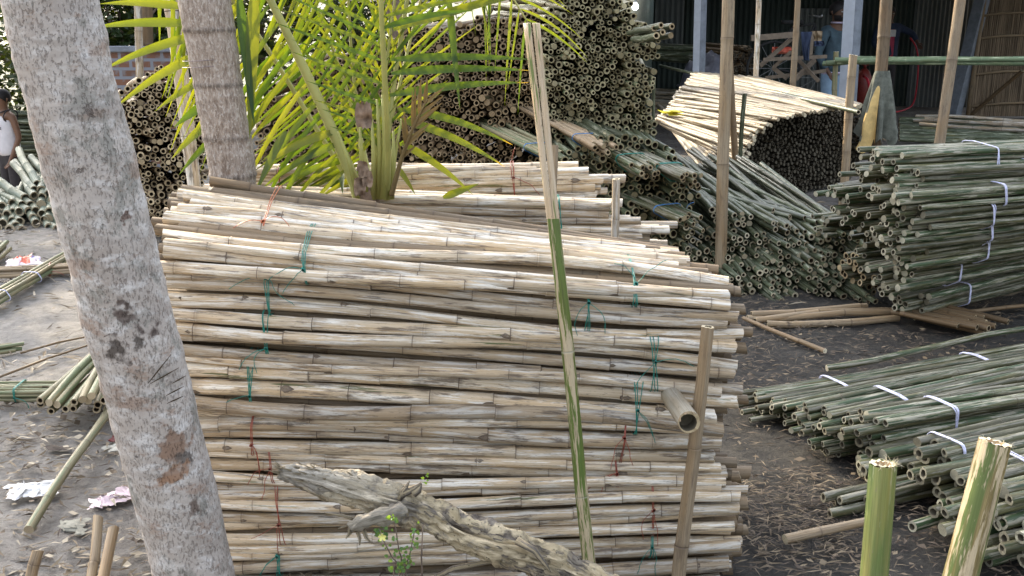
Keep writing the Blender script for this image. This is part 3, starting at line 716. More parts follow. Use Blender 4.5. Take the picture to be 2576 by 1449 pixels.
FR = [ # u, v, z, r, n, wd, hg, ties(u), label
 (1905, 1015, .075, .0150, 20, .20, .09, (.42, 1.25), 'green bamboo bundle lying furthest left and back in the lower right pile, two white straps'),
 (1985, 1045, .075, .0170, 14, .16, .09, (), 'thin loose bundle of green bamboo second from the left in the lower right pile'),
 (2062, 1052, .15, .0175, 15, .17, .10, (.36,), 'green bamboo bundle with one short white strap in the middle of the lower right pile'),
 (2060, 1110, .075, .0180, 16, .17, .10, (), 'green bamboo bundle low in the lower right pile under the strapped ones, no strap seen'),
 (2145, 1080, .17, .0190, 12, .15, .10, (.42,), 'green bamboo bundle with a double white strap, centre of the lower right pile'),
 (2185, 1150, .10, .0190, 16, .17, .11, (), 'green bamboo bundle behind the front green stump, ends fanned'),
 (2330, 1150, .19, .0185, 12, .14, .09, (.1,), 'green bamboo bundle strapped close to its cut ends, left of the yellow stump'),
 (2120, 1262, .045, .0160, 6, .10, .045, (), 'three or four loose low poles nearest the bare soil at the pile foot'),
 (2385, 1215, .16, .0190, 12, .15, .09, (.28,), 'bamboo bundle with pale cut ends directly behind the yellow stump'),
 (2365, 1305, .10, .0200, 10, .13, .09, (), 'bamboo bundle with large pale hollow ends low beside the yellow stump'),
 (2500, 1260, .19, .0200, 12, .15, .10, (), 'bamboo bundle at the right edge level with the top of the yellow stump'),
 (2540, 1350, .12, .0205, 12, .15, .10, (), 'bamboo bundle at the right edge, lowest and nearest of the pile'),
 (2420, 1395, .05, .0200, 8, .13, .06, (), 'low bamboo bundle on the soil between the two stumps'),
]
for (u, v, z, r, n, wd, hg, ties, lab) in FR:
    bundle(G(u, v, z), D1+Vector((0, uni(-.04, .04), uni(-.01, .03))), 2.3, int(n*1.35), r*(.86 if v < 1140 else 1.12), wd, hg, lab, fr, 'green', ties, jit=.09, detail=2, tr=.0024, cut='cut_grey', hole='thole', nn=12, strands=3, solid=.2)
mr = 'green bamboo bundles of the shoulder high stack on the right'
MR = [ # u, v, z, a(slope), ...
 (2215, 400, .93, .30, (.62,), 'topmost green bamboo bundle of the right stack, one slanting white strap'),
 (2245, 445, .85, .33, (.8,), 'green bamboo bundle second from the top of the right stack, long white strap'),
 (2235, 500, .76, .38, (.62,), 'third green bamboo bundle from the top of the right stack, jutting ends'),
 (2255, 548, .66, .42, (.5,), 'fourth green bamboo bundle from the top of the right stack, small white strap'),
 (2240, 595, .56, .47, (.55,), 'middle green bamboo bundle of the right stack, pale mossy bark'),
 (2260, 640, .45, .52, (.5,), 'green bamboo bundle third from the bottom of the right stack'),
 (2225, 695, .30, .60, (.42,), 'green bamboo bundle second from the bottom of the right stack'),
 (2260, 755, .13, .66, (.42,), 'bottom green bamboo bundle of the right stack, resting on the brown poles'),
]
for k, (u, v, z, a, ties, lab) in enumerate(MR):
    p = G(u, v, z)
    bundle(p, Vector((1, a, 0)), 2.3, 22, .0185, .28, .125, lab, mr, 'green', ties, jit=.10, detail=1, tr=.0028, cut='cut_grey', hole='thole', strands=3, spread=.03, solid=.55)
MB2 = [(2110, 490, .66, .45, 'grey green bamboo bundle left of the right stack, uppermost of the two behind'), (2150, 545, .55, .5, 'bamboo bundle tucked behind the left face of the right stack'),
       (2095, 560, .40, .5, 'bamboo bundle at the far left foot of the right stack'), (2185, 610, .36, .5, 'shadowed bamboo bundle between the right stack and the green heap'),
       (2180, 440, .80, .4, 'short ended bamboo bundle left of the top of the right stack')]
for (u, v, z, a, lab) in MB2:
    p = G(u, v, z); bundle(p, Vector((1, a, 0)), 2.0, 16, .0185, .24, .12, lab, 'bamboo bundles behind the right stack', 'green', (), jit=.15, cut='cut_grey', hole='thole', spread=.03, solid=.4)
# whole hidden lower courses of that back column
bundle(G(2150, 690, .18), Vector((1, .5, 0)), 2.0, 22, .022, .3, .22, 'lowest dark bamboo bundle under the back column of the right stack', 'bamboo bundles behind the right stack', 'green', (), jit=.12, cut='cut_heap')
# small side bundles of the tall heap (coloured twine)
for (u, v, Y, dd, n, r, lab, tm, mt) in [
    (1515, 372, 6.75, (-.42, 1, .12), 10, .019, 'brown bamboo bundle with blue twine in the middle of the tall heap', 'tie_blue', 'tan'),
    (1395, 395, 6.9, (-.5, 1, .12), 8, .019, 'short green bamboo bundle under the brown one in the tall heap', 'tie_blue', 'olive'),
    (1630, 425, 6.6, (-.42, 1, .12), 12, .019, 'green bamboo bundle with green twine at the foot of the tall heap', 'tie_green', 'green'),
    (1740, 450, 6.5, (-.55, 1, .14), 10, .019, 'bamboo bundle pointing right at the shoulder of the low green heap', 'tie_green', 'green'),
    (1735, 555, 6.45, (-.55, 1, .14), 10, .019, 'bamboo bundle with blue twine left of the tall post', 'tie_blue', 'green')]:
    bundle(P(u, v, Y), Vector(dd), 1.3, n, r, .17, .10, lab, 'twine tied bundles around the tall heap', mt, (.22,), tm, jit=.07, cut='cut_heap', tr=.0028, spread=.03)
# long green culms on top of the low green heap, running back left
th = thing('bamboo_bundle', P(1960, 540, 7), 'spread of long dark green bamboo poles sloping over the top of the low green heap', 'bamboo bundle', None)
for k in range(46):
    t_ = k/45; a = P(lerp(1930, 2215, t_)+uni(-15, 15), lerp(540, 610, t_)+uni(-16, 14), lerp(6.9, 6.6, t_)); 
    d = Vector((-.75+uni(-.05, .05), 1, .07+uni(-.01, .04))).normalized(); B = MB(); pole(B, a, a+d*uni(2.0, 2.5), .018, .015, n=8, nsp=.4, bend=.02, detail=1)
    B.build('pole', [M['dgreen'], M['cut'], M['hole']], th)
tie_p = [(wloc(c)+Vector(), wloc(c), .02) for c in ()]
# ------------------------------------------------------------------ whitened pile by the shed
th = thing('bamboo_bundle', G(1900, 330, .3), 'bright whitened bamboo poles laid side by side on the pile by the shed', 'bamboo bundle')
L0 = [(1750, 185, .93), (1725, 215, .86), (1700, 250, .74), (1672, 285, .60), (1650, 305, .5)]
k = 0
for row in range(96):
    t_ = row/95*4; i = min(3, int(t_)); f = t_-i
    ul = lerp(L0[i][0], L0[i+1][0], f); vl = lerp(L0[i][1], L0[i+1][1], f); zl = lerp(L0[i][2], L0[i+1][2], f)
    a = G(ul+uni(-8, 8), vl+uni(-3, 3), zl+.02); q = row/95
    e = G(interp(q, [0, .35, .6, .8, 1], [2150, 2035, 1950, 1895, 1866])+uni(-22, 8), interp(q, [0, .35, .6, .8, 1], [266, 284, 300, 350, 412])+uni(-4, 3), interp(q, [0, .35, .6, .8, 1], [.86, .80, .74, .56, .36]))
    B = MB(); pole(B, a, e, .0185, .0175, n=7, nsp=.34, bend=.012, detail=1, hollow=(1, 0)); B.build('pole', [M['bleach2'], M['cut_pale'], M['hole']], th)
    if row >= 95: break
# top surface poles going back
th = thing('bamboo_bundle', G(1950, 220, .9), 'flat top layer of white bamboo poles along the far rim of the whitened pile', 'bamboo bundle')
for row in range(26):
    q = row/25; a = G(lerp(1752, 1900, q)+uni(-8, 8), lerp(184, 196, q)+uni(-2, 2), .93); e = G(lerp(2110, 2165, q), lerp(252, 268, q)+uni(-3, 3), .86)
    B = MB(); pole(B, a, e, .0185, n=7, nsp=.34, bend=.01, detail=1, hollow=(1, 0)); B.build('pole', [M['bleach2'], M['cut_pale'], M['hole']], th)
B = MB(); pole(B, G(2160, 282, .86), G(1660, 165, .95), .02, .018, n=8, nsp=.4, bend=.01)
tag(B.build('bamboo_pole', [M['dgreen'], M['cut'], M['hole']]), 'single pale green bamboo pole lying across the whitened pile', 'bamboo pole')
th = thing('bamboo_bundle', G(1800, 380, .1), 'slanting row of white bamboo poles leaning at the left of the whitened pile', 'bamboo bundle')
for row in range(16):
    q = row/15; a = G(lerp(1655, 1640, q)+q*30, lerp(265, 300, q), lerp(.5, .35, q)); e = G(lerp(1862, 1760, q)+uni(-6, 6), lerp(398, 425, q), lerp(.32, .1, q))
    B = MB(); pole(B, a, e, .021, .02, n=8, nsp=.3, bend=.01, detail=1); B.build('pole', [M['bleach2'], M['cut_pale'], M['hole']], th)
B = MB()
for k in range(5):
    c = G(1685, 283, .72)+Vector((uni(-.05, .05), uni(-.05, 0), uni(-.01, .03))); vs = [B.vert(c+Vector((.09*math.cos(a+k), .05*math.sin(a+k), uni(-.02, .03)))) for a in (0, 1.2, 2.5, 3.9, 5.1)]
    B.face(vs)
tag(B.build('plastic_bag', M['yellow'], smooth=False), 'small yellow plastic scrap caught on the left of the whitened pile', 'plastic bag')
# poles lying flat around the shed
def lying(specs, label, name, mat, r, cut='cut', n=8, nsp=.4):
    th = thing(name, specs[0][0].copy(), label, 'bamboo bundle')
    for (a, e) in specs:
        B = MB(); pole(B, a, e, r*uni(.8, 1.1), n=n, nsp=nsp, bend=.02, detail=0); B.build('pole', [M[mat], M[cut], M['hole']], th)
    return th
lying([(G(1600+uni(-10, 0), v, .25), G(uni(1735, 1760), v+uni(0, 8), .25)) for v in range(205, 262, 5)], 'dark green bamboo poles lying flat left of the whitened pile, nearest row', 'bamboo_bundle', 'dgreen', .03)
lying([(G(1600, v, .3), G(uni(1720, 1750), v+uni(2, 10), .3)) for v in range(222, 300, 6)], 'tan bamboo poles lying between the tall heap and the whitened pile', 'bamboo_bundle', 'bleach', .026)
lying([(G(1630+uni(-10, 0), v, .35), G(uni(1740, 1850), v+uni(15, 28), .3)) for v in range(112, 205, 6)], 'brown and green bamboo poles spread flat below the hanging bulb', 'bamboo_bundle', 'olive', .035)
lying([(G(2262, v, .12+.001*(345-v)), G(2640, v+uni(5, 16), .12)) for v in range(300, 352, 5)], 'long green bamboo poles lying on the ground before the reed wall', 'bamboo_bundle', 'dgreen', .035)
lying([(G(2290+uni(0, 60), v, .2), G(2640, v+uni(14, 20), .2)) for v in (292, 297, 303, 312)], 'pale yellow bamboo poles lying topmost before the reed wall', 'bamboo_bundle', 'bleach', .025)
lying([(G(2150+uni(-6, 6), v, .2), G(uni(2225, 2240), v+8, .2)) for v in (300, 310, 320, 330, 340)], 'short pale poles lying right of the dark pile', 'bamboo_bundle', 'bleach', .03)
bundle(G(2470, 815, .075), Vector((-1, 1.1, 0)), .42, 15, .0175, .36, .06, 'small bundle of old brown bamboo lying under the foot of the right stack', None, 'brown', (), jit=.08, cut='cut_heap')
lying([(G(1880, 800, .03), G(2250, 786, .03)), (G(1900, 806, .025), G(2300, 775, .03)), (G(1930, 815, .02), G(2260, 800, .02)), (G(1890, 790, .05), G(2180, 770, .05))], 'flat pale brown split poles on the soil before the green heap', 'bamboo_bundle', 'tan', .022)
for (a, e, r, mt, lab) in [(G(2075, 884, .02), G(1870, 800, .03), .014, 'brown', 'thin brown bamboo stick lying alone on the soil right of the big stack'),
                      (G(2080, 926, .03), G(2640, 818, .12), .017, 'green', 'slender green bamboo pole lying just behind the lower right pile'),
                      (G(2300, 800, .03), G(2620, 765, .05), .013, 'brown', 'thin grey stick on the soil at the foot of the right stack'),
                      (G(1975, 1358, .03), G(2190, 1310, .05), .017, 'tan', 'short pale broken branch on the dark soil between stack and green pile')]:
    B = MB(); pole(B, a, e, r, r*.85, n=9, nsp=.3, bend=.012, detail=1, hollow=(0, 0)); tag(B.build('bamboo_stick', [M[mt], M['cut_pale'], M['hole']]), lab, 'bamboo stick')

# ------------------------------------------------------------------ upright stakes and poles
def stake(pa, pb, r0, r1, mat, label, name='bamboo_stake', cat='stake', cut='cut_pale', nsp=.3, detail=2, bend=.006, **k):
    B = MB(); pole(B, pa, pb, r0, r1, n=16, nsp=nsp, bend=bend, detail=detail, **k)
    return tag(B.build(name, [M[mat], M[cut], M['hole']]), label, cat)
def down(p): return Vector((p.x, p.y, -.05))
# split green stake: solid lower culm and two pale upper laths
a, m_, b_ = P(1480, 1400, 2.78), P(1391, 550, 2.93), P(1337, 58, 3.02)
ext = a+(a-m_)*.25; ext.z = max(ext.z, -.05)
o = stake(ext, m_, .0195, .0175, 'stake', 'tall split green stake with peeled pale upper half leaning before the big stack', nsp=.43)
for sgn in (-1, 1):
    B = MB(); d, u_, w_ = frame(b_-m_); side_ = Vector((1, 0, 0)); n = 8; rings = []
    for s in range(13):
        t_ = s/12; c = m_.lerp(b_, t_)+side_*sgn*(.0004+.0020*t_); rr = .0172+.0035*t_; ring = []
        arc = [(-math.pi/2+math.pi*i/n) for i in range(n+1)]
        for th_ in arc: ring.append(B.vert(c+side_*sgn*math.cos(th_)*rr+Vector((0, -1, 0))*math.sin(th_)*rr, (math.cos(th_)+sgn*9, math.sin(th_), t_*.9), 0, .6))
        rings.append(ring)
    for r1_, r2_ in zip(rings, rings[1:]):
        for i in range(n): B.face((r1_[i], r1_[i+1], r2_[i+1], r2_[i]), 0)
        B.face((r1_[n], r1_[0], r2_[0], r2_[n]), 1)
    B.face(rings[-1], 1)
    B.build('split_lath', [bpy.data.materials.get('pale peeled lath') or bamboo('pale peeled lath', (.64, .52, .37), (.50, .39, .26), (.22, .16, .1), green=(.16, .20, .06), ga=.60, gb=.64, st=.4), M['cut_pale']], o)
stake(P(1392, 640, 3.3), P(1396, 366, 3.4), .011, .011, 'tan', 'short grey stake standing hidden behind the split green stake')
stake(down(P(1540, 615, 3.62)), P(1550, 450, 3.62), .0135, .0135, 'bleach', 'short pale stake with a lit left edge standing behind the big stack')
stake(down(P(1700, 1480, 2.82)), P(1781, 822, 2.88), .0215, .0180, 'tan', 'knobbly tan bamboo stake propping the right end of the big stack', nsp=.33)
stake(down(P(1813, 700, 6.6)), P(1836, -160, 6.7), .037, .039, 'tan', 'tall thick tan bamboo post rising between the heaps', 'bamboo_post', 'post', nsp=.95)
stake(down(P(1862, 462, 9.0)), P(1832, 60, 9.1), .030, .026, 'brown', 'brown bamboo prop leaning just right of the tall tan post', 'bamboo_post', 'post')
stake(down(P(1856, 470, 8.6)), P(1873, 236, 8.6), .018, .018, 'dgreen', 'thin dark green stake beside the leaning brown prop')
stake(down(P(1647, 300, 9)), P(1645, 195, 9.0), .015, .014, 'dgreen', 'slim green stake at the left end of the whitened pile')
stake(down(P(1902, 300, 11.9)), P(1911, -60, 12.2), .030, .030, 'bleach', 'slim pale bamboo post left of the timber trestle', 'bamboo_post', 'post')
stake(down(P(1990, 300, 11.6)), P(2010, -60, 11.8), .036, .030, 'tan', 'slim tan bamboo post crossing the right end of the timber trestle', 'bamboo_post', 'post')
stake(down(P(2124, 455, 9.0)), P(2147, 138, 9.2), .037, .034, 'tan', 'tan bamboo stake holding the right side of the dark ended pile')
stake(down(P(2098, 300, 12.3)), P(2104, 130, 12.3), .031, .03, 'olive', 'short stake carrying the left end of the horizontal green poles')
stake(down(P(2205, 372, 10.2)), P(2236, -80, 10.6), .058, .058, 'brown', 'thick brown bamboo post wrapped in a rag', 'bamboo_post', 'post', nsp=1.0)
stake(down(P(2358, 362, 10.2)), P(2424, -60, 10.6), .050, .052, 'tan', 'slanting tan bamboo post in front of the reed wall', 'bamboo_post', 'post', nsp=.7)
stake(G(2440, 292, 0), P(2572, 178, 16.4), .03, .028, 'brown', 'slanting brown prop leaning on the reed wall')
# leaning pale pole behind the second trunk, posts further left
stake(down(P(516, 500, 4.35)), P(418, -120, 4.6), .019, .036, 'bleach', 'long pale bamboo pole leaning behind the ringed trunk', 'bamboo_post', 'post', nsp=.6)
stake(down(P(346, 300, 12)), P(344, -60, 12), .042, .042, 'bleach', 'slim pale post with a bright edge before the dark bushes', 'bamboo_post', 'post')
stake(down(P(364, 300, 12.6)), P(366, -60, 12.6), .075, .07, 'brown', 'dull brown post standing behind the slim pale one', 'bamboo_post', 'post')
# front stumps, sharp and close
def stump(a, b, r0, r1, mat, label, fray):
    B = MB(); pole(B, a, b, r0, r1, n=28, nsp=2.2, bend=0, detail=2, hollow=(0, 0), kink=0)
    B.f = B.f[:-1]; B.m = B.m[:-1]
    d, u, w = frame(b-a); tilt = Vector((.0, -.0, 0)); N = 28
    def ring(rr, dd): return [B.vert(b+d*(dd+.002*math.sin(i*2.3))+(u*math.cos(2*math.pi*i/N)+w*math.sin(2*math.pi*i/N))*rr, (math.cos(i), math.sin(i), rr*50), 0, .9) for i in range(N)]
    o, i1, i2 = ring(r1, 0), ring(r1*.62, 0), ring(r1*.55, -.05)
    for i in range(N):
        j = (i+1) % N; B.face((o[i], o[j], i1[j], i1[i]), 1); B.face((i1[i], i1[j], i2[j], i2[i]), 2)
    B.face(tuple(i2), 2)
    ob = tag(B.build('bamboo_stump', [M[mat], M['cut_pale'], M['hole_p']]), label, 'bamboo stump')
    F = MB()
    for k in range(fray):
        th_ = uni(-1.4, 1.6)*1.2; q = b+(u*math.cos(th_)+w*math.sin(th_))*r1*uni(.75, 1.02); v = (q-b).normalized()*uni(.2, 1)+d*uni(-.2, 1.2); v.normalize(); ps = [q]
        for i in range(4): v = (v+Vector((uni(-.6, .6), uni(-.6, .6), uni(-.7, .3)))).normalized(); ps.append(ps[-1]+v*uni(.002, .006))
        tube(F, ps, [.0006, .0005, .0004, .0003, .0002], 4)
    F.build('frayed_fibre', M['cut_pale'], ob)
    return ob
stump(P(2190, 1560, 1.95), P(2222, 1166, 2.0), .0285, .0272, 'stump', 'bright green cut bamboo stump with frayed rim at the lower right', 46)
stump(P(2388, 1560, 1.8), P(2503, 1112, 1.85), .0315, .0290, 'peel', 'yellow brown peeling bamboo stump with an open hollow top, nearest the camera', 16)

# ------------------------------------------------------------------ palm trunks
def trunk(pts, rs, mat, label, name, rings=(), seg=260, n=72, rough=.0025, bulge=True):
    th = thing(name, Vector((pts[0].x, pts[0].y, 0)), label, 'palm tree')
    B = MB(); N = len(pts); rr_ = []
    for s in range(seg+1):
        t_ = s/seg*(N-1); i = min(N-2, int(t_)); f = t_-i
        p0, p1, p2, p3 = pts[max(0, i-1)], pts[i], pts[i+1], pts[min(N-1, i+2)]
        c = .5*((2*p1)+(p2-p0)*f+(2*p0-5*p1+4*p2-p3)*f*f+(3*p1-p0-3*p2+p3)*f**3); r = lerp(rs[i], rs[i+1], f); ring = []
        nd = 0
        for rz in rings:
            x = abs(c.z-rz)
            if x < .014: nd = max(nd, 1-x/.014)
        for k in range(n):
            a = 2*math.pi*k/n; dv = Vector((math.cos(a), math.sin(a), 0)); q = c+dv*r
            h = rough*1.6*mnoise.noise(q*14)+rough*mnoise.noise(q*55)+rough*2.2*mnoise.noise(q*5)+rough*.9*mnoise.noise(Vector((q.x*2, q.y*2, c.z*26)))
            ring.append(B.vert(c+dv*(r+h+.003*nd), (dv.x, dv.y, c.z), nd, .5))
        rr_.append(ring)
    for a, b in zip(rr_, rr_[1:]):
        for i in range(n): B.face((a[i], a[(i+1) % n], b[(i+1) % n], b[i]))
    B.build('trunk', M[mat], th); return th
tA = trunk([P(560, 1740, 2.62), P(490, 1449, 2.60), P(390, 1050, 2.56), P(296, 700, 2.53), P(204, 330, 2.50), P(124, 0, 2.48), P(60, -350, 2.46), P(20, -900, 2.5)], [.112, .104, .106, .107, .106, .105, .10, .09], 'bark1', 'big leaning palm trunk with pale flaky bark and dark scars at the left', 'palm_tree')
zr = [P(590, v, 3.6).z for v in (75, 212, 345, 440, 560, 640)]
tB = trunk([Vector((P(600, 600, 3.62).x+.06, 3.62, 0)), P(598, 560, 3.6), P(580, 400, 3.6), P(555, 250, 3.6), P(530, 90, 3.6), P(514, -20, 3.6), P(490, -300, 3.6), P(470, -700, 3.6)], [.088, .075, .077, .080, .082, .0835, .084, .08], 'bark2', 'upright brown grey palm trunk with dark leaf scar rings behind the stack', 'palm_tree', zr, rough=.002)
for v0, v1 in ((149, 145), (165, 158)):
    z0 = P(530, v0, 3.6); cx = z0.x; B = MB(); tube(B, [Vector((cx-.005+.0845*math.cos(a*math.pi/16), 3.6+.0845*math.sin(a*math.pi/16), z0.z+.005*math.cos(a*math.pi/16))) for a in range(32)], .0011, 5, closed=True)
    tag(B.build('wire', M['wire']), 'upper thin wire wound round the ringed palm trunk' if v0 == 149 else 'lower thin wire wound round the ringed palm trunk', 'wire')
# scars on the big trunk: cuts
B = MB()
for (u0, v0, u1, v1) in [(378, 965, 350+100, 925), (372, 965, 430, 892), (432, 965, 468, 945), (418, 995, 462, 972), (420, 1015, 462, 996), (258, 620, 230, 640)]:
    pa, pb = P(u0, v0, 2.0), P(u1, v1, 2.0)
    def hit(u, v):
        c = tcx(v)+ (0 if v < 725 else 0); Yc = interp(v, [0, 1449], [2.48, 2.60]); x = (u-c)*mpp(Vector((0, Yc, 1))); rr = .1065
        return P(u, v, Yc-math.sqrt(max(1e-5, rr*rr-x*x))-.002)
    m0, m1 = hit(u0, v0), hit(u1, v1); mm = hit((u0+u1)/2, (v0+v1)/2)
    B = MB(); tube(B, [m0, mm, m1], [.0006, .0020, .0006], 5); B.build('cut_mark', M['hole'], tA)

# ------------------------------------------------------------------ palm foliage
def leaflet(B, p, d, L, w, droop, nrm, rdv, seg=7, yt=0.):
    d = d.normalized(); s = d.cross(nrm)
    if s.length < .05: s = d.cross(Vector((1, 0, 0)))
    s.normalize(); n2 = s.cross(d).normalized(); rows = []
    for i in range(seg+1):
        t_ = i/seg; c = p+d*L*t_+Vector((0, 0, -droop*L*t_**2.2)); ww = w*(.35+.65*min(1, t_*5))*max(.02, (1-t_**2.6))
        nd = max(0, min(1, (t_-.72)*4))*yt
        rows.append((B.vert(c-s*ww/2+n2*ww*.18, rd=rdv, nd=nd), B.vert(c, rd=rdv*.8, nd=nd), B.vert(c+s*ww/2+n2*ww*.18, rd=rdv, nd=nd)))
    for a, b in zip(rows, rows[1:]):
        B.face((a[0], b[0], b[1], a[1])); B.face((a[1], b[1], b[2], a[2]))
def crm(pts, t_):
    N = len(pts); t_ = t_*(N-1); i = min(N-2, int(t_)); f = t_-i
    p0, p1, p2, p3 = pts[max(0, i-1)], pts[i], pts[i+1], pts[min(N-1, i+2)]
    return .5*((2*p1)+(p2-p0)*f+(2*p0-5*p1+4*p2-p3)*f*f+(3*p1-p0-3*p2+p3)*f**3)
def frond(parent, pts, r0, r1, n, t0, L0, L1, w, fa, sides=((-1, .5, .1), (1, .5, .1)), twist=0., lean=.0, jit=.08, rm='rachis', lm='leaf', yt=.5, back=0.):
    """rachis + leaflets; sides = (side, forward component, droop)"""
    B = MB(); K = 30; tube(B, [crm(pts, i/K) for i in range(K+1)], [lerp(r0, r1, i/K) for i in range(K+1)], 8)
    fr_ = B.build('frond_stem', M[rm], parent)
    B = MB()
    for i in range(n):
        t_ = lerp(t0, 1., (i+uni(-.3, .3))/n); t_ = min(.995, max(0, t_)); p = crm(pts, t_); T = (crm(pts, min(1, t_+.02))-crm(pts, max(0, t_-.02))).normalized()
        V = Vector((math.sin(twist), -math.cos(twist), .15)); S = T.cross(V).normalized()
        for (sg, fwd, dr) in sides:
            L = (L0+(L1-L0)*math.sin(min(1, (t_-t0)/(1-t0)*1.0)*math.pi*.95+.05))*uni(.9, 1.08)
            d = T*fwd*(.6+.8*t_)+S*sg+V*(back+uni(-jit, jit)*2)+Vector((uni(-jit, jit), uni(-jit, jit), uni(-jit, jit)))
            leaflet(B, p, d, L, w*uni(.65, .95), dr*uni(.6, 1.6), V, R.random(), yt=yt if R.random() < .6 else 0)
    B.build('leaflets', M[lm], fr_, origin=wloc(fr_))
    return fr_
pal = thing('palm_seedling', Vector((P(930, 480, 3.72).x, 3.72, 0)), 'young coconut palm with long yellow green fronds sprouting behind the stack', 'palm tree')
Q = lambda u, v, Y: P(u, v, Y)
base = Q(930, 500, 3.72); low = Vector((base.x, base.y, 0))
B = MB(); tube(B, [low, low.lerp(base, .5), Q(930, 520, 3.72), Q(922, 470, 3.72), Q(915, 420, 3.72)], [.05, .045, .042, .032, .015], 12); B.build('stem', M['sheath'], pal)
# F1 big diagonal rachis with leaflets both ways
frond(pal, [Q(905, 500, 3.72), Q(880, 430, 3.74), Q(810, 270, 3.76), Q(735, 110, 3.78), Q(665, -30, 3.8), Q(570, -220, 3.8)], .024, .009, 15, .22, .24, .46, .024, .5,
      sides=((-1, -.45, .32),), twist=.1, back=.1)
frond(pal, [Q(907, 500, 3.76), Q(883, 430, 3.78), Q(812, 270, 3.80), Q(738, 110, 3.82), Q(668, -30, 3.84), Q(573, -220, 3.84)], .010, .005, 24, .22, .25, .62, .020, .5,
      sides=((1, .75, .02),), twist=-.2, back=-.10, jit=.05)
# F2 upright rachis
frond(pal, [Q(972, 500, 3.70), Q(976, 380, 3.6), Q(968, 200, 3.5), Q(960, 40, 3.45), Q(955, -120, 3.45), Q(950, -300, 3.5)], .0115, .006, 9, .55, .30, .55, .024, .5,
      sides=((1, .25, .10),), twist=.0, back=.0)
frond(pal, [Q(973, 500, 3.73), Q(977, 380, 3.70), Q(969, 200, 3.70), Q(961, 40, 3.70), Q(956, -120, 3.7), Q(951, -300, 3.7)], .008, .005, 20, .22, .2, .42, .020, .5,
      sides=((-1, .45, .0),), twist=.25, back=-.1, jit=.04)
# F3 hidden behind: sunlit horizontal leaflets to the left
frond(pal, [Q(935, 500, 3.85), Q(925, 420, 3.95), Q(895, 300, 4.05), Q(850, 160, 4.1), Q(800, 20, 4.1)], .008, .005, 30, .06, .36, .46, .019, .5,
      sides=((-1, -.30, .02),), twist=0, back=-.05, yt=.2, jit=.04)
# F5 leaves reaching left past the trunk
frond(pal, [Q(900, 490, 3.82), Q(800, 330, 3.9), Q(690, 150, 3.95), Q(600, 20, 3.95), Q(500, -90, 3.9), Q(380, -160, 3.85)], .010, .005, 17, .30, .22, .45, .024, .5,
      sides=((-1, -.30, .20), (1, .6, .0)), twist=.2, back=.05)
# upright inner spears
for (u1, v1, Yt) in [(1010, -120, 3.9), (1085, -100, 4.0), (870, -160, 3.95)]:
    frond(pal, [Q(930+ (u1-960)*.15, 500, 3.78), Q(935+(u1-960)*.35, 330, 3.85), Q(945+(u1-960)*.7, 100, Yt), Q(u1, v1, Yt+.05)], .008, .004, 12, .25, .2, .40, .016, .5,
          sides=((-1, 1.5, .02), (1, 1.5, .02)), twist=uni(-.5, .5), back=0)
# F6 overhanging frond whose tip hangs in from above, right
frond(pal, [Q(960, 480, 3.78), Q(1000, 150, 3.9), Q(1060, -130, 3.9), Q(1160, -150, 3.8), Q(1240, -80, 3.8), Q(1330, 60, 3.8)], .010, .003, 13, .5, .22, .30, .012, .5,
      sides=((-1, .9, .25), (1, .9, .25)), twist=.3)
# long single leaves
B = MB()
for (u0, v0, Y0, u1, v1, Y1, wd, dr, yt_) in [(1128, -20, 3.70, 1157, 275, 3.60, .026, .0, .6), (990, 75, 3.70, 1500, -60, 3.60, .03, .05, .0), (985, 150, 3.70, 1340, 150, 3.60, .03, .06, .8), (985, 185, 3.70, 1335, 178, 3.60, .03, .08, 1.), (980, 240, 3.70, 1330, 208, 3.60, .03, .08, 1.),
        (1000, 275, 3.75, 1290, 365, 3.65, .03, .18, 1.), (1000, 300, 3.75, 1270, 420, 3.65, .03, .18, 1.), (1010, 360, 3.80, 1190, 490, 3.70, .028, .15, .4),
        (640, -30, 3.60, 628, 350, 3.55, .045, .0, .2), (600, -20, 3.60, 640, 320, 3.55, .035, .0, .2),
        (860, 360, 3.75, 655, 480, 3.65, .03, .25, .6), (850, 330, 3.75, 640, 430, 3.60, .032, .2, .3), (880, 400, 3.80, 700, 470, 3.70, .028, .2, .5), (720, 330, 3.60, 645, 480, 3.50, .03, .1, .1),
        (500, 90, 3.72, 255, 178, 3.70, .034, .12, .2), (480, 60, 3.72, 232, 70, 3.70, .034, .1, .2), (520, 130, 3.72, 285, 275, 3.70, .034, .15, .2), (480, 20, 3.72, 250, 10, 3.70, .03, .1, .2), (540, 250, 3.77, 438, 320, 3.75, .036, .12, .1), (540, 300, 3.77, 432, 400, 3.75, .034, .15, .2), (540, 190, 3.77, 390, 280, 3.75, .03, .15, .2), (560, 330, 3.77, 450, 440, 3.80, .03, .1, .2),
        (1000, 420, 3.80, 1045, 490, 3.70, .02, .1, .5), (860, 430, 3.80, 862, 488, 3.70, .02, .05, .3), (1115, 497, 3.65, 1205, 462, 3.60, .028, -.02, .8), (910, 440, 3.80, 800, 500, 3.70, .022, .1, .3)]:
    a, e = Q(u0, v0, Y0), Q(u1, v1, Y1); L = (e-a).length; d = (e-a)+Vector((0, 0, dr*L)); leaflet(B, a, d, d.length, wd, dr*L/d.length, Vector((uni(-.3, .3), -1, .3)), R.random(), 12, yt_)
fr_ = B.build('long_leaflets', M['leaf'], pal)
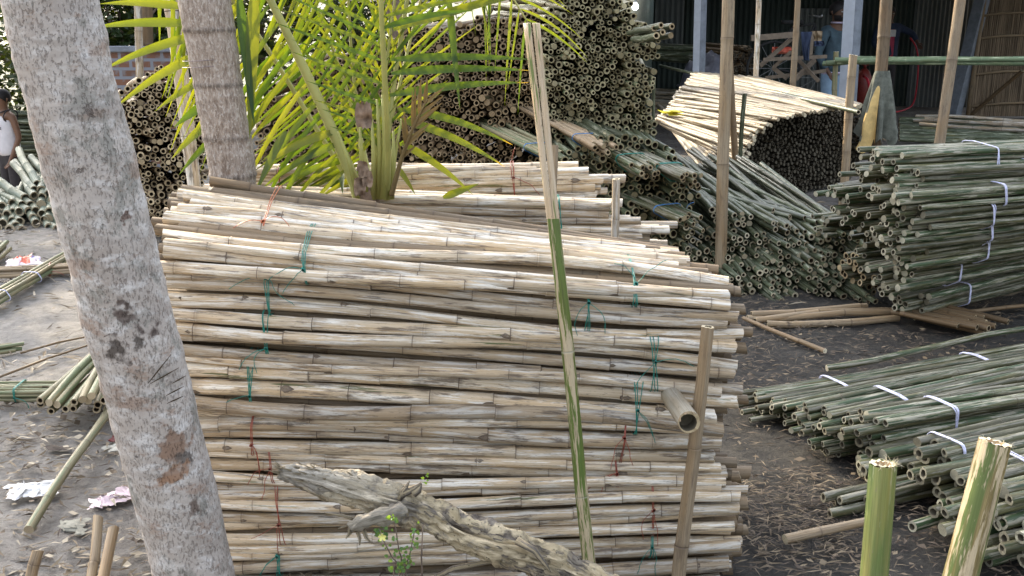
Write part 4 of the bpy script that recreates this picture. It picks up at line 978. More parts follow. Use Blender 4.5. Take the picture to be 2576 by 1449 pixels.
# petiole bases fanning at the foot
B = MB()
for (u0, u1, v1, w_) in [(940, 935, 300, .012), (955, 948, 250, .012), (965, 962, 240, .014), (925, 905, 320, .012), (985, 1010, 300, .010), (975, 990, 330, .013), (900, 850, 330, .010)]:
    a, e = Q(u0, 500, 3.66+uni(0, .05)), Q(u1, v1, 3.66); tube(B, [a, a.lerp(e, .5)+Vector((uni(-.01, .01), 0, 0)), e], [w_, w_*.8, w_*.3], 7)
B.build('petiole', M['rachis'], pal)
frond(pal, [Q(985, 490, 3.66), Q(1010, 400, 3.6), Q(1040, 320, 3.55), Q(1075, 250, 3.5)], .010, .003, 7, .35, .07, .14, .016, .5, sides=((-1, 2.2, .02), (1, 2.2, .02)), rm='dryleaf', lm='dryleaf')
# papery brown sheath scraps
for (u, v, s) in [(915, 290, .045), (912, 425, .03), (905, 470, .035), (925, 450, .03)]:
    B = MB(); c = Q(u, v, 3.5 if v < 350 else 3.6); n = 8; g = {}
    for i in range(n):
        for j in range(n):
            x, y = (i/(n-1)-.5), (j/(n-1)-.5); kk = Vector((x*3, y*3, u)); g[i, j] = B.vert(c+Vector((x*s*1.3*(1-.5*abs(y)), .6*s*mnoise.noise(kk), y*s*1.8+.3*s*mnoise.noise(kk*2))))
    for i in range(n-1):
        for j in range(n-1): B.face((g[i, j], g[i+1, j], g[i+1, j+1], g[i, j+1]))
    B.build('dry_sheath', M['sheath'], pal)

def tree_crown(B, c, rx, ry, rz, n, leaf=.07, clumps=40):
    cl = []
    for _ in range(clumps):
        v = Vector((R.gauss(0, 1), R.gauss(0, 1), R.gauss(0, 1))).normalized()*uni(.35, 1.); cl.append((Vector((c.x+v.x*rx, c.y+v.y*ry, c.z+v.z*rz)), uni(.18, .42)))
    for i in range(n):
        q, s = R.choice(cl); v = Vector((R.gauss(0, 1), R.gauss(0, 1), R.gauss(0, 1)))*s*.55*min(rx, rz)*.9; p = q+v
        d = Vector((uni(-1, 1), uni(-1, 1), uni(-.8, .4))).normalized(); s_ = d.cross(Vector((uni(-1, 1), uni(-1, 1), 1))).normalized(); L = leaf*uni(.6, 1.5); rdv = R.random()
        B.face((B.vert(p, rd=rdv), B.vert(p+d*L*.5+s_*L*.28, rd=rdv), B.vert(p+d*L, rd=rdv), B.vert(p+d*L*.5-s_*L*.28, rd=rdv)))
def tree(x, y, h, c, rx, ry, rz, n, label, leaf=.09, tr=.13, clumps=60, name='added_shade_tree', group=None, cat='tree'):
    z0 = gz(x, y); th = thing(name, Vector((x, y, z0)), label, cat, group)
    B = MB(); base = Vector((x, y, z0-.05)); c = Vector(c)
    top = Vector((x+(c.x-x)*.3, y+(c.y-y)*.3, h)); tube(B, [base, base.lerp(top, .5)+Vector((.06, 0, 0)), top], [tr, tr*.8, tr*.65], 12)
    for k in range(7):
        e = Vector((c.x+uni(-.8, .8)*rx, c.y+uni(-.8, .8)*ry, c.z+uni(-.3, .7)*rz)); tube(B, [top, top.lerp(e, .5)+Vector((0, 0, .15)), e], [tr*.5, tr*.25, tr*.08], 7)
    B.build('trunk', M['bark3'], th); B = MB(); tree_crown(B, c, rx, ry, rz, n, leaf, clumps); B.build('crown', M['tree'], th, smooth=False); return th
# trees added to block the sun, crowns out of view above the yard
tree(-1.0, 12.0, 3.2, (-3.1, 12.2, 5.0), 2.8, 2.1, 1.2, 12000, 'tall tree added for shade, rising behind the tall bamboo heap', .14, .12, 90)
tree(1.0, 12.4, 3.2, (-.1, 12.8, 5.2), 1.8, 1.8, 1.1, 6000, 'tree added for shade, standing between the heap and the shed posts', .14, .10, 50)
tree(-8.2, 11.0, 3.0, (-7.6, 10.6, 4.6), 1.5, 1.4, .9, 3200, 'spreading unseen tree added for shade, left of the yard', .14, .14, 36)
tree(-9.8, 15.0, 3.0, (-8.8, 14.9, 4.6), 1.8, 1.8, 1.0, 6000, 'second unseen tree added for shade, further back left of the yard', .14, .14, 50)
# background bushes and trees far behind
for (u, Y, zc, rx, rz, n, lab) in [(300, 13.5, 1.4, 1.2, 1.5, 5200, 'dark bush behind the brick wall'), (420, 14.5, 1.6, 1.1, 1.7, 5200, 'dark bush left of the ringed trunk top'),
        (40, 16.5, .9, 1.7, 1.9, 6500, 'dark tree behind the man in the vest'), (650, 15.5, 1.7, 1.2, 1.5, 4200, 'dark green bush behind the palm fronds'), (880, 16, 1.6, 1.3, 1.5, 4200, 'green bush behind the palm top'), (1500, 18, 1.9, 1.0, 1.0, 2000, 'light green bush glimpsed over the tall heap'),
        (170, 19, 1.6, 2.0, 2.2, 5000, 'dark tree mass at the far left')]:
    p = P(u, 0, Y); z0 = gz(p.x, p.y); tree(p.x, p.y, max(.6, zc*.6), (p.x, p.y, zc), rx, rx*.8, rz, n, lab, .11, .07, 40, 'bush', cat='bush')

# ------------------------------------------------------------------ left ground things
lf = 'loose bamboo stakes at the lower left'
def loose(a, b, r, mat, label, name='bamboo_pole', cat='bamboo pole', group=None, r1=None, **k):
    B = MB(); pole(B, a, b, r, r1, n=12, nsp=k.pop('nsp', .3), bend=.006, detail=2, **k); return tag(B.build(name, [M[mat], M['cut'], M['thole']]), label, cat, group)
loose(G(72, 1332, .03), G(305, 985, .10), .0165, 'olive', 'single knotty olive bamboo pole slanting on the ground left of the leaning trunk', hollow=(0, 0), nsp=.24)
loose(P(222, 1500, 2.88), P(246, 1300, 3.1), .0155, 'tan', 'left one of two tan poles poking up at the lower left', hollow=(0, 0))
loose(P(250, 1500, 2.75), P(285, 1330, 2.95), .0165, 'tan', 'right one of two tan poles poking up at the lower left, beside the trunk', hollow=(0, 0))
loose(P(62, 1500, 2.8), P(96, 1385, 2.85), .0165, 'tan', 'short tan pole end in the bottom left corner', hollow=(0, 0))
th = thing('bamboo_bundle', G(200, 1000, 0), 'fan of grey green bamboo poles with round cut ends lying left of the trunk', 'bamboo bundle')
ends = [(102, 1018), (128, 1035), (100, 1008), (123, 1014), (142, 1018), (165, 1030), (184, 1028), (208, 1005), (222, 1008), (245, 1018), (244, 1030), (230, 997), (262, 1008), (270, 1030), (186, 1012)]
for k, (u, v) in enumerate(ends):
    z = .17-.0009*(v-995)*3+uni(0, .02); z = max(.02, z); a = G(u, v, z); q = G(258+(u-100)*.35, 850+(v-1000)*.4, .16); d = (q-a).normalized(); d.z = uni(-.01, .01)
    B = MB(); pole(B, a, a+d*1.6, .0165, .015, n=12, nsp=.26, bend=.01, detail=2, hollow=(R.random() < .6, 1)); B.build('pole', [M['olive'], M['cut'], M['hole']], th)
def flat(a, e, n, r, wd, hg, lab, mat, ties=(), tm='tie_white'):
    return bundle(a, (e-a), (e-a).length, n, r, wd, hg, lab, None, mat, ties, tm, jit=.03, detail=1, cut='cut_heap', spread=.008)
flat(G(-60, 985, .05), G(150, 985, .05), 14, .0095, .12, .06, 'thin green tied bamboo bundle lying flat at the left edge under the fan of poles', 'olive', (.20,), 'tie_green')
flat(G(-40, 760, .07), G(184, 632, .07), 7, .016, .10, .05, 'slanting four pole bamboo bundle with white ties at the far left', 'olive', (.18, .62), 'tie_white')
flat(G(-30, 655, .06), G(10, 620, .06), 6, .018, .10, .08, 'stubby grey bamboo bundle cut by the left edge of the photo', 'olive', (), 'tie_white')
flat(G(-20, 690, .04), G(260, 672, .04), 10, .011, .10, .06, 'thin bamboo bundle lying flat in front of the red and white bag', 'tan', (.35,), 'tie_red')
flat(G(-40, 880, .03), G(46, 868, .03), 4, .013, .08, .03, 'few short green bamboo ends at the left edge above the flat bundle', 'olive')
for (a, e, lab) in [((0, 948), (242, 862), 'longer thin brown stick lying on the soil left of the trunk'), ((52, 888), (244, 842), 'shorter thin brown stick lying above the longer one')]:
    B = MB(); tube(B, [G(*a, .012), G((a[0]+e[0])/2, (a[1]+e[1])/2-4, .016), G(*e, .014)], [.006, .006, .004], 7); tag(B.build('stick', M['brown']), lab, 'stick')
def crumple(name, quad, z, mat, label, cat, n=16, amp=.02, extra=None):
    B = MB(); g = {}
    for i in range(n+1):
        for j in range(n+1):
            s, t_ = i/n, j/n; u = lerp(lerp(quad[0][0], quad[1][0], s), lerp(quad[3][0], quad[2][0], s), t_); v = lerp(lerp(quad[0][1], quad[1][1], s), lerp(quad[3][1], quad[2][1], s), t_)
            p = G(u, v, z); edge = min(s, 1-s, t_, 1-t_)*4; k = Vector((s*4, t_*4, u*.1))
            p = p+Vector((.03*mnoise.noise(k*.8), .03*mnoise.noise(k*.9+Vector((9, 0, 0))), amp*(.25+1.2*abs(mnoise.noise(k*.8))+.25*abs(mnoise.noise(k*2.5)))*min(1, edge)+.012)); g[i, j] = B.vert(p)
    for i in range(n):
        for j in range(n):
            m = 0
            if extra and extra(i/n, j/n): m = extra(i/n, j/n)
            B.face((g[i, j], g[i+1, j], g[i+1, j+1], g[i, j+1]), m)
    return tag(B.build(name, mat, smooth=False), label, cat)
crumple('plastic_wrapper', [(18, 1228), (150, 1214), (140, 1252), (22, 1262)], .0, [M['plastic']], 'crumpled clear plastic wrapper on the soil at the lower left', 'plastic wrapper')
crumple('plastic_wrapper', [(232, 1262), (352, 1218), (356, 1258), (228, 1290)], .0, [M['plastic_p']], 'crumpled pinkish plastic wrapper beside the foot of the leaning trunk', 'plastic wrapper')
crumple('dry_leaf', [(150, 1318), (222, 1310), (218, 1352), (160, 1345)], .0, [plain('large grey dry leaf', (.22, .21, .17), .8, .3)], 'large curled grey dry leaf at the lower left', 'dry leaf', 8, .012)
crumple('dry_leaf', [(115, 1126), (186, 1134), (190, 1140), (120, 1138)], .0, [M['litter']], 'narrow pale dry leaf left of the trunk', 'dry leaf', 6, .006)
crumple('plastic_scrap', [(280, 1098), (306, 1094), (308, 1112), (284, 1116)], .0, [M['redpaint']], 'small red plastic scrap near the leaning trunk', 'plastic scrap', 6, .012)
crumple('dry_leaf', [(256, 1132), (300, 1120), (296, 1138), (262, 1146)], .0, [plain('pale leaf', (.42, .40, .34), .8, .2)], 'pale oval dry leaf next to the red scrap', 'dry leaf', 6, .008)
def pr(s, t_): return 1 if (.42 < s < .66 and .15 < t_ < .9) or (.15 < s < .3 and t_ < .5) or s > .93 else (2 if .72 < s < .88 and t_ < .55 else 0)
crumple('plastic_bag', [(22, 660), (96, 650), (108, 668), (14, 674)], .03, [M['plastic_r'], M['redprint'], M['blueprint']], 'red and white printed plastic bag lying behind a thin bamboo bundle', 'plastic bag', 14, .05, pr)

# ------------------------------------------------------------------ rotten log
def log():
    th = thing('rotten_log', G(1600, 1500, 0), 'broken rotting tree limb with flaking bark slanting before the stack', 'log')
    pts = [P(700, 1188, 2.25), P(790, 1205, 2.26), P(930, 1245, 2.28), P(1060, 1285, 2.3), P(1180, 1345, 2.31), P(1320, 1395, 2.32), P(1460, 1450, 2.34), P(1640, 1560, 2.36), P(1850, 1720, 2.4)]
    rs = [.013, .029, .040, .042, .043, .042, .042, .048, .055]; B = MB(); K = 240; n = 60; rings = []
    for s in range(K+1):
        t_ = s/K; c = crm(pts, t_); ti = t_*(len(pts)-1); i = min(len(pts)-2, int(ti)); r = lerp(rs[i], rs[i+1], ti-i); T = (crm(pts, min(1, t_+.01))-crm(pts, max(0, t_-.01))).normalized(); _, u, w_ = frame(T); ring = []
        for k in range(n):
            a = 2*math.pi*k/n; v = u*math.cos(a)+w_*math.sin(a); st_ = Vector((math.cos(a)*1.4, math.sin(a)*1.4, t_*9)); 
            h = .22*mnoise.noise(st_)+.24*mnoise.noise(st_*3)+.22*mnoise.noise(Vector((st_.x*6, st_.y*6, st_.z*2)))+.10*mnoise.noise(st_*8)
            gr_ = mnoise.noise(Vector((st_.x*2.2+9, st_.y*2.2, st_.z*.7))); h -= .35*max(0, .12-abs(gr_))/.12*(1 if t_ < .8 else .3)
            cav = mnoise.noise(Vector((st_.x*1.2+4, st_.y*1.2, st_.z*1.1)))
            up = v.z
            if .36 < t_ < .80 and up > -.1: h -= max(0, cav+.05)*1.4
            if t_ < .35: h += .26*mnoise.noise(Vector((st_.x*5, st_.y*5, st_.z*.8)))
            h += .09*mnoise.noise(st_*14)
            pale = max(0, min(1, (.42-t_)*3))*(.5 if up < 0 else 1)
            ring.append(B.vert(c+v*r*(1+h), (math.cos(a), math.sin(a), t_*1.3), pale, .5))
        rings.append(ring)
    for a, b in zip(rings, rings[1:]):
        for i in range(n): B.face((a[i], b[i], b[(i+1) % n], a[(i+1) % n]))
    B.face(rings[0][::-1]); body = B.build('limb', M['rot'], th)
    # snapped side branch
    B = MB(); q = [P(1010, 1290, 2.24), P(960, 1300, 2.20), P(905, 1315, 2.16), P(880, 1330, 2.15)]
    n = 18; rings = []
    for s in range(20):
        t_ = s/19; c = crm(q, t_); r = lerp(.020, .009, t_); T = (crm(q, min(1, t_+.02))-crm(q, max(0, t_-.02))).normalized(); _, u, w_ = frame(T)
        rings.append([B.vert(c+(u*math.cos(k*2*math.pi/n)+w_*math.sin(k*2*math.pi/n))*r*(1+.9*mnoise.noise(Vector((math.cos(k*.35)*2.5, math.sin(k*.35)*2.5, t_*7)))), (math.cos(k), math.sin(k), t_*.3), .7, .5) for k in range(n)])
    for a, b in zip(rings, rings[1:]):
        for i in range(n): B.face((a[i], b[i], b[(i+1) % n], a[(i+1) % n]))
    B.face(rings[-1]); br = B.build('side_branch', M['rot'], th)
    B = MB()
    for (u0, v0, u1, v1, w_) in [(900, 1308, 815, 1290, .004), (905, 1312, 850, 1330, .004), (890, 1330, 870, 1355, .006), (900, 1340, 905, 1372, .005), (915, 1335, 935, 1368, .006), (885, 1320, 878, 1350, .006), (1005, 1255, 1030, 1210, .008), (1010, 1245, 1060, 1215, .010), (1040, 1240, 1060, 1218, .012)]:
        a, e = P(u0, v0, 2.17 if u0 < 1000 else 2.27), P(u1, v1, 2.15 if u0 < 1000 else 2.27); tube(B, [a, a.lerp(e, .5)+Vector((uni(-.003, .003), 0, uni(-.003, .003))), e], [w_, w_*.8, w_*.2], 6); B.build('splinter', M['rot'], th); B = MB()
    for k in range(46):       # splinters of the snapped end and along the crest
        t_ = uni(.0, .30)*R.random()**.5; c = crm(pts, t_); r = interp(t_*8, [0, 1, 2, 3], rs[:4]); T = (crm(pts, t_+.02)-crm(pts, t_)).normalized(); _, u, w_ = frame(T); a = uni(0, math.pi*.95)
        v = u*math.cos(a)+w_*math.sin(a); p = c+v*r*.92; d = (-T*uni(.5, 1)+v*uni(.05, .35)).normalized(); L = uni(.008, .028)
        tube(B, [p, p+d*L*.6, p+d*L+Vector((0, 0, uni(-.002, .003)))], [uni(.0012, .003), .0013, .0003], 5); B.build('splinter', M['rot'], th); B = MB()
    for k in range(42):
        t_ = uni(.3, .85); c = crm(pts, t_); r = interp(t_*8, list(range(9)), rs); T = (crm(pts, t_+.01)-crm(pts, t_)).normalized(); _, u, w_ = frame(T); a = uni(-.8, math.pi*.9)
        v = u*math.cos(a)+w_*math.sin(a); p = c+v*r*.98; sz = uni(.006, .018); tg = (T*uni(.6, 1)+u*uni(-.6, .6)).normalized(); s2 = tg.cross(v).normalized()
        vs = [B.vert(p+tg*sz*math.cos(q_)+s2*sz*.5*math.sin(q_)+v*uni(.000, .006), (q_, k, 0), 0, .5) for q_ in (0, 1.1, 2.2, 3.1, 4.2, 5.3)]
        B.face(vs); B.build('bark_flake', M['rot'], th); B = MB()
    # thin bark tongue and dead twig below
    B = MB(); tube(B, [P(1300, 1360, 2.28), P(1345, 1385, 2.26), P(1372, 1420, 2.25), P(1385, 1440, 2.25)], [.010, .008, .005, .002], 8); B.build('bark_tongue', M['rot'], th)
    B = MB(); tube(B, [P(1060, 1449+20, 2.3), P(1140, 1430, 2.3), P(1200, 1418, 2.3), P(1290, 1400, 2.3), P(1330, 1385, 2.3)], [.006, .007, .006, .008, .006], 8); B.build('twig', M['rot'], th)
log()
# ------------------------------------------------------------------ weed with yellow flower
def weed():
    b0 = G(1010, 1490, 0); b0 = P(1010, 1700, 2.2); th = thing('weed', b0, 'slender weed with small round leaves and one pale yellow flower below the log', 'weed'); B = MB(); LB = MB()
    stems = [[(1010, 1700), (1005, 1449), (985, 1400), (960, 1350), (955, 1330)], [(1018, 1700), (1012, 1440), (1003, 1380), (992, 1310), (985, 1300)], [(1024, 1700), (1020, 1449), (1030, 1400), (1040, 1350), (1045, 1320)], [(1000, 1700), (990, 1449), (1005, 1430), (1035, 1410)]]
    for st_ in stems:
        ps = [P(u, v, 2.18+.01*math.sin(u)) for u, v in st_]; K = 20; tube(B, [crm(ps, i/K) for i in range(K+1)], [lerp(.0022, .001, i/K) for i in range(K+1)], 6)
        for k in range(26):
            p = crm(ps, uni(.35, 1.)); d = Vector((uni(-1, 1), uni(-1, .3), uni(-.3, .6))).normalized(); sd = d.cross(Vector((0, -1, .4))).normalized(); L = uni(.007, .013); rdv = R.random(); c = p+d*uni(.002, .010)
            vs = [LB.vert(c+d*L*(.5-.5*math.cos(a))+sd*L*.36*math.sin(a)+Vector((0, 0, .0015*math.sin(2*a))), rd=rdv) for a in [i*math.pi/4 for i in range(8)]]; LB.face(vs)
    B.build('stem', M['bark3'], th); LB.build('leaf_cluster', M['weed'], th, smooth=False)
    FB = MB(); c = P(962, 1350, 2.15)
    for k in range(5):
        a = k*1.26+.4; d = Vector((math.cos(a), -.5, math.sin(a))).normalized(); s = d.cross(Vector((0, -1, 0))).normalized(); L = .011
        vs = [FB.vert(c+d*L*t_+s*L*w_) for t_, w_ in ((0, 0), (.4, .28), (.8, .3), (1, .08), (.9, -.2), (.5, -.28))]; FB.face(vs)
    FB.build('flower', M['flower'], th, smooth=False)
    B = MB(); ps = [P(1062, 1700, 2.2), P(1062, 1449, 2.2), P(1060, 1400, 2.2), P(1064, 1320, 2.2)]; tube(B, ps, [.0025, .002, .002, .0012], 6); tag(B.build('dead_stalk', M['bark3']), 'thin bare brown stalk standing right of the flowering weed', 'stalk')
weed()
# little sprout on the log crest
B = MB()
for k in range(9):
    p = P(1068+uni(-3, 6), 1218-k*3, 2.26); d = Vector((uni(-1, 1), -.4, uni(0, 1))).normalized(); s = d.cross(Vector((0, -1, .3))).normalized(); B.face([B.vert(p, rd=.5), B.vert(p+d*.005+s*.0025, rd=.5), B.vert(p+d*.010, rd=.6), B.vert(p+d*.005-s*.0025, rd=.5)])
tag(B.build('sprout', M['weed'], smooth=False), 'tiny green sprout on the crest of the rotting log', 'sprout')
# dark bush low right edge
# ------------------------------------------------------------------ shed
def corrug(x0, x1, y, z0, z1, mat, name, label, parent=None, pitch=.09, amp=.018):
    B = MB(); n = int((x1-x0)/pitch*8); a = []
    for i in range(n+1):
        x = lerp(x0, x1, i/n); yy = y+amp*math.sin(x/pitch*2*math.pi); a.append((B.vert((x, yy, z0)), B.vert((x, yy, z1))))
    for p, q in zip(a, a[1:]): B.face((p[0], q[0], q[1], p[1]))
    o = B.build(name, M[mat], parent, origin=(x0, y, z0) if parent is None else None)
    if parent is None: tag(o, label, 'wall')
    return o
shed = thing('shed', Vector((6, 15, 0)), 'open sided tin shed with dark interior at the upper right', 'shed')
WY = 18.7
def wx(u, Y=WY): return P(u, 200, Y).x
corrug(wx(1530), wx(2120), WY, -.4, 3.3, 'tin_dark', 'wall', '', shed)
corrug(wx(1640), wx(1712), WY-.12, .9, 3.3, 'tin', 'wall_sheet', '', shed)
corrug(wx(1990), wx(2125), WY-.15, -.4, 1.62, 'tin', 'wall_sheet', '', shed)
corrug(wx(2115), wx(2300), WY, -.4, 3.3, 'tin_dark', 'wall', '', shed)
corrug(wx(2280), wx(2450), WY-.1, -.4, 3.3, 'tin', 'wall_sheet', '', shed, .075)
B = MB(); sx = wx(1530); 
for (y0, y1) in ((12.6, 19.2),):
    n = 160; a = []
    for i in range(n+1):
        x = lerp(1.9, 12.5, i/n); dz = .02*math.sin(x*2*math.pi/.09*.25); a.append((B.vert((x, y0, 2.75+dz)), B.vert((x, y1, 3.35+dz))))
    for p, q in zip(a, a[1:]): B.face((p[0], q[0], q[1], p[1]))
B.build('roof', M['tin'], shed)
B = MB(); box(B, (sx, 15.9, 1.6), .05, 5.6, 3.4); B.build('side_wall', M['tin_dark'], shed)
def post(u0, v0, u1, v1, Y, s, lit, label):
    th = thing('metal_post', down(P(u1, v1, Y)), label, 'post', 'shed posts'); a, b = down(P(u1, v1, Y)), P(u0, v0, Y); a.z = 0
    rot = Matrix.Rotation(rad(38), 3, 'Z'); B = MB(); d = (b-a); q = []
    for c, zz in ((a, 0), (b, 1)):
        q.append([B.vert(c+rot @ Vector((x*s/2, y*s/2, 0))) for x, y in ((-1, -1), (1, -1), (1, 1), (-1, 1))])
    for i in range(4): B.face((q[0][i], q[0][(i+1) % 4], q[1][(i+1) % 4], q[1][i]), 0 if i in (0, 3) else 1)
    B.m = [(0 if i == 3 else 1) if lit else 1 for i in range(4)]  # light and shade painted by face: one lit tone, the others grey
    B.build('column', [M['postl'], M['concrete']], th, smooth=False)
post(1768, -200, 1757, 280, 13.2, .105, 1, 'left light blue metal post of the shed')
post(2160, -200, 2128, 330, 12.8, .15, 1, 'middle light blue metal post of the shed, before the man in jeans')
post(2500, -120, 2398, 288, 16.9, .17, 0, 'right dull grey post at the edge of the reed wall')
# reed wall
rw = thing('reed_wall', G(2430, 290, 0), 'woven reed wall with thin horizontal battens at the right edge', 'wall')
B = MB(); n = 90; Y = 16.9; a = []
xb0, xt0 = G(2430, 290, 0), P(2478, -40, Y)
for i in range(n*4+1):
    f = i/(n*4); x0_ = lerp(xb0.x, xb0.x+2.6, f); x1_ = lerp(xt0.x, xb0.x+2.7, f); dy = .012*math.sin(i*2*math.pi/4)+.01*R.random()
    a.append((B.vert((x0_, Y+dy, 0)), B.vert((x1_, Y+dy, 2.6))))
for p, q in zip(a, a[1:]): B.face((p[0], q[0], q[1], p[1]))
B.build('mat', M['reed'], rw)
for v in (35, 92, 182, 262):
    B = MB(); tube(B, [P(2435+ (262-v)*.14, v+6, Y-.05), P(2520, v-2, Y-.05), P(2680, v-6, Y-.05)], .018, 8); B.build('batten', M['tan'], rw)
B = MB(); tube(B, [P(2434, 292, Y-.06), P(2482, -40, Y-.06)], .035, 8); B.build('frame_pole', M['tan'], rw)
# horizontal green poles
th = thing('bamboo_bundle', P(2100, 155, 12.2), 'bundle of long green poles laid horizontally on stakes across the shed front', 'bamboo bundle')
for k, (u0, v0, u1, v1) in enumerate([(2100, 150, 2640, 150), (2105, 156, 2640, 158), (2078, 158, 2200, 154), (2240, 150, 2640, 146), (2150, 147, 2640, 155), (2330, 158, 2640, 160), (2070, 160, 2130, 157)]):
    B = MB(); pole(B, P(u0, v0, 12.2+.03*k), P(u1, v1, 12.1+.03*k), .028, .026, n=8, nsp=.4, bend=.01); B.build('pole', [M['rack'], M['cut'], M['hole']], th)
# bulb
th = thing('light_bulb', P(1598, 15, 13.2), 'bare lit white bulb hanging in the shed beside the tall heap', 'light bulb')
B = MB(); c = P(1598, 17, 13.2); pr_ = [(0, -.042), (.022, -.036), (.036, -.018), (.040, .002), (.034, .022), (.020, .040), (.016, .055)]; rg = []
for (r, z) in pr_: rg.append([B.vert(c+Vector((r*math.cos(k*math.pi/8), r*math.sin(k*math.pi/8), z))) for k in range(16)])
for a_, b_2 in zip(rg, rg[1:]):
    for i in range(16): B.face((a_[i], a_[(i+1) % 16], b_2[(i+1) % 16], b_2[i]))
B.build('glass', M['bulb'], th)
B = MB(); tube(B, [c+Vector((0, 0, .05)), c+Vector((0, 0, .12))], .02, 10); B.build('socket', M['socket'], th)
B = MB(); tube(B, [c+Vector((0, 0, .12)), c+Vector((.01, 0, .6)), c+Vector((0, 0, 1.12))], .004, 5); B.build('cord', M['rubber'], th)
# timber trestle
th = thing('timber_trestle', P(1950, 195, 12.6), 'crossed raw timber trestle behind the slim bamboo posts', 'trestle')
for (u0, v0, u1, v1, w_) in [(1890, 96, 2010, 86, .05), (1912, 166, 1990, 98, .035), (1945, 170, 1990, 130, .03), (1944, 170, 1980, 198, .035), (1925, 196, 2078, 178, .03), (2000, 200, 2050, 150, .04), (2045, 80, 2040, 140, .04), (1920, 150, 2080, 142, .03), (1990, 130, 2060, 205, .03)]:
    B = MB(); beam(B, P(u0, v0, 12.6+uni(0, .3)), P(u1, v1, 12.6+uni(0, .3)), w_*.8, w_*1.3); B.build('beam', M['plank'], th, smooth=False)
def drape(name, u0, v0, u1, v1, Y, mat, label, cat, n=12, amp=.05, taper=0.):
    B = MB(); g = {}
    for i in range(n+1):
        for j in range(n+1):
            s, t_ = i/n, j/n; u = lerp(u0, u1, .5+(s-.5)*(1-taper*t_)); v = lerp(v0, v1, t_); k = Vector((s*3, t_*1.2, u0*.1)); g[i, j] = B.vert(P(u+4*mnoise.noise(k), v, Y+amp*mnoise.noise(k*1.6)))
    for i in range(n):
        for j in range(n): B.face((g[i, j], g[i+1, j], g[i+1, j+1], g[i, j+1]))
    return tag(B.build(name, mat), label, cat)
drape('jacket', 2013, 80, 2043, 152, 12.4, [M['navy']], 'dark navy jacket hung over the trestle rail', 'jacket', taper=.5)
drape('sack', 2043, 78, 2070, 104, 12.5, [M['tan']], 'small tan sack beside the hanging navy jacket', 'sack', taper=.3)
drape('cloth', 1942, 118, 1990, 136, 12.9, [M['redprint']], 'crumpled red and blue cloth lying on the trestle', 'cloth', amp=.15)
drape('bag', 2048, 103, 2074, 116, 12.4, [M['navy']], 'small dark bag hanging under the tan sack', 'bag')
# bicycle behind the trestle: dark wheels and frame
th = thing('bicycle', P(2010, 220, 14.0), 'dark old bicycle parked behind the trestle', 'bicycle')
for cu, cv in ((1945, 172), (2058, 195)):
    c = P(cu, cv, 13.9); B = MB(); tube(B, [c+Vector((.33*math.cos(k*math.pi/16), 0, .33*math.sin(k*math.pi/16))) for k in range(32)], .018, 6, closed=True)
    wl = B.build('wheel', M['rubber'], th); B = MB()
    for k in range(12): tube(B, [c, c+Vector((.32*math.cos(k*math.pi/6), 0, .32*math.sin(k*math.pi/6)))], .0025, 4)
    B.build('spokes', M['socket'], wl)
c1, c2 = P(1945, 172, 13.9), P(2058, 195, 13.9); st_ = c1.lerp(c2, .35)+Vector((0, 0, .55)); hb = c1.lerp(c2, .85)+Vector((0, 0, .65)); bb = c1.lerp(c2, .45)
B = MB()
for a, e in ((c1, st_), (c1, bb), (bb, st_), (st_, hb), (bb, hb), (hb, c2)): tube(B, [a, e], .016, 6)
B.build('frame', M['rubber'], th); B = MB(); box(B, st_+Vector((0, 0, .06)), .25, .14, .05); B.build('saddle', M['rubber'], th); B = MB(); tube(B, [hb+Vector((0, -.28, .1)), hb+Vector((.06, 0, .08)), hb+Vector((0, .28, .1))], .014, 6); B.build('handlebar', M['socket'], th)
# tarp heap and dark poles behind
B = MB(); c = P(1795, 152, 14.5); n = 20; g = {}
for i in range(n+1):
    for j in range(n+1):
        x, y = (i/n-.5)*2, (j/n-.5)*2; h = max(0, 1-x*x-y*y)**.5; k = Vector((x*2, y*2, 1)); g[i, j] = B.vert((c.x+x*.42, c.y+y*.4, c.z-.35+h*.42*(1+.5*mnoise.noise(k*1.3))+.05*mnoise.noise(k*4)))
for i in range(n):
    for j in range(n): B.face((g[i, j], g[i+1, j], g[i+1, j+1], g[i, j+1]))
tag(B.build('tarpaulin', [M['tarp']]), 'crumpled grey tarpaulin heaped behind the left shed post', 'tarpaulin')
heap_o = []
B = MB()
for k in range(260):
    u, v = uni(1835, 1895), uni(118, 200); p = P(u, v, 14.2+uni(-.1, .1)); pole(B, p, p+Vector((-.3, 1, 0))*1.2, .022, n=6, detail=0, hollow=(1, 0), nsp=1)
tag(B.build('bamboo_pole_heap', [M['brown'], M['cut_dark'], M['hole']], origin=(0, 0, 0)), 'dark heap of short bamboo behind the tall tan post', 'bamboo heap', kind='stuff')
lying([(P(1600, v, 15.5), P(1835, v+10, 15.0)) for v in range(112, 150, 5)], 'dark bamboo poles lying at the back of the shed under the tin wall', 'bamboo_bundle', 'dgreen', .04)
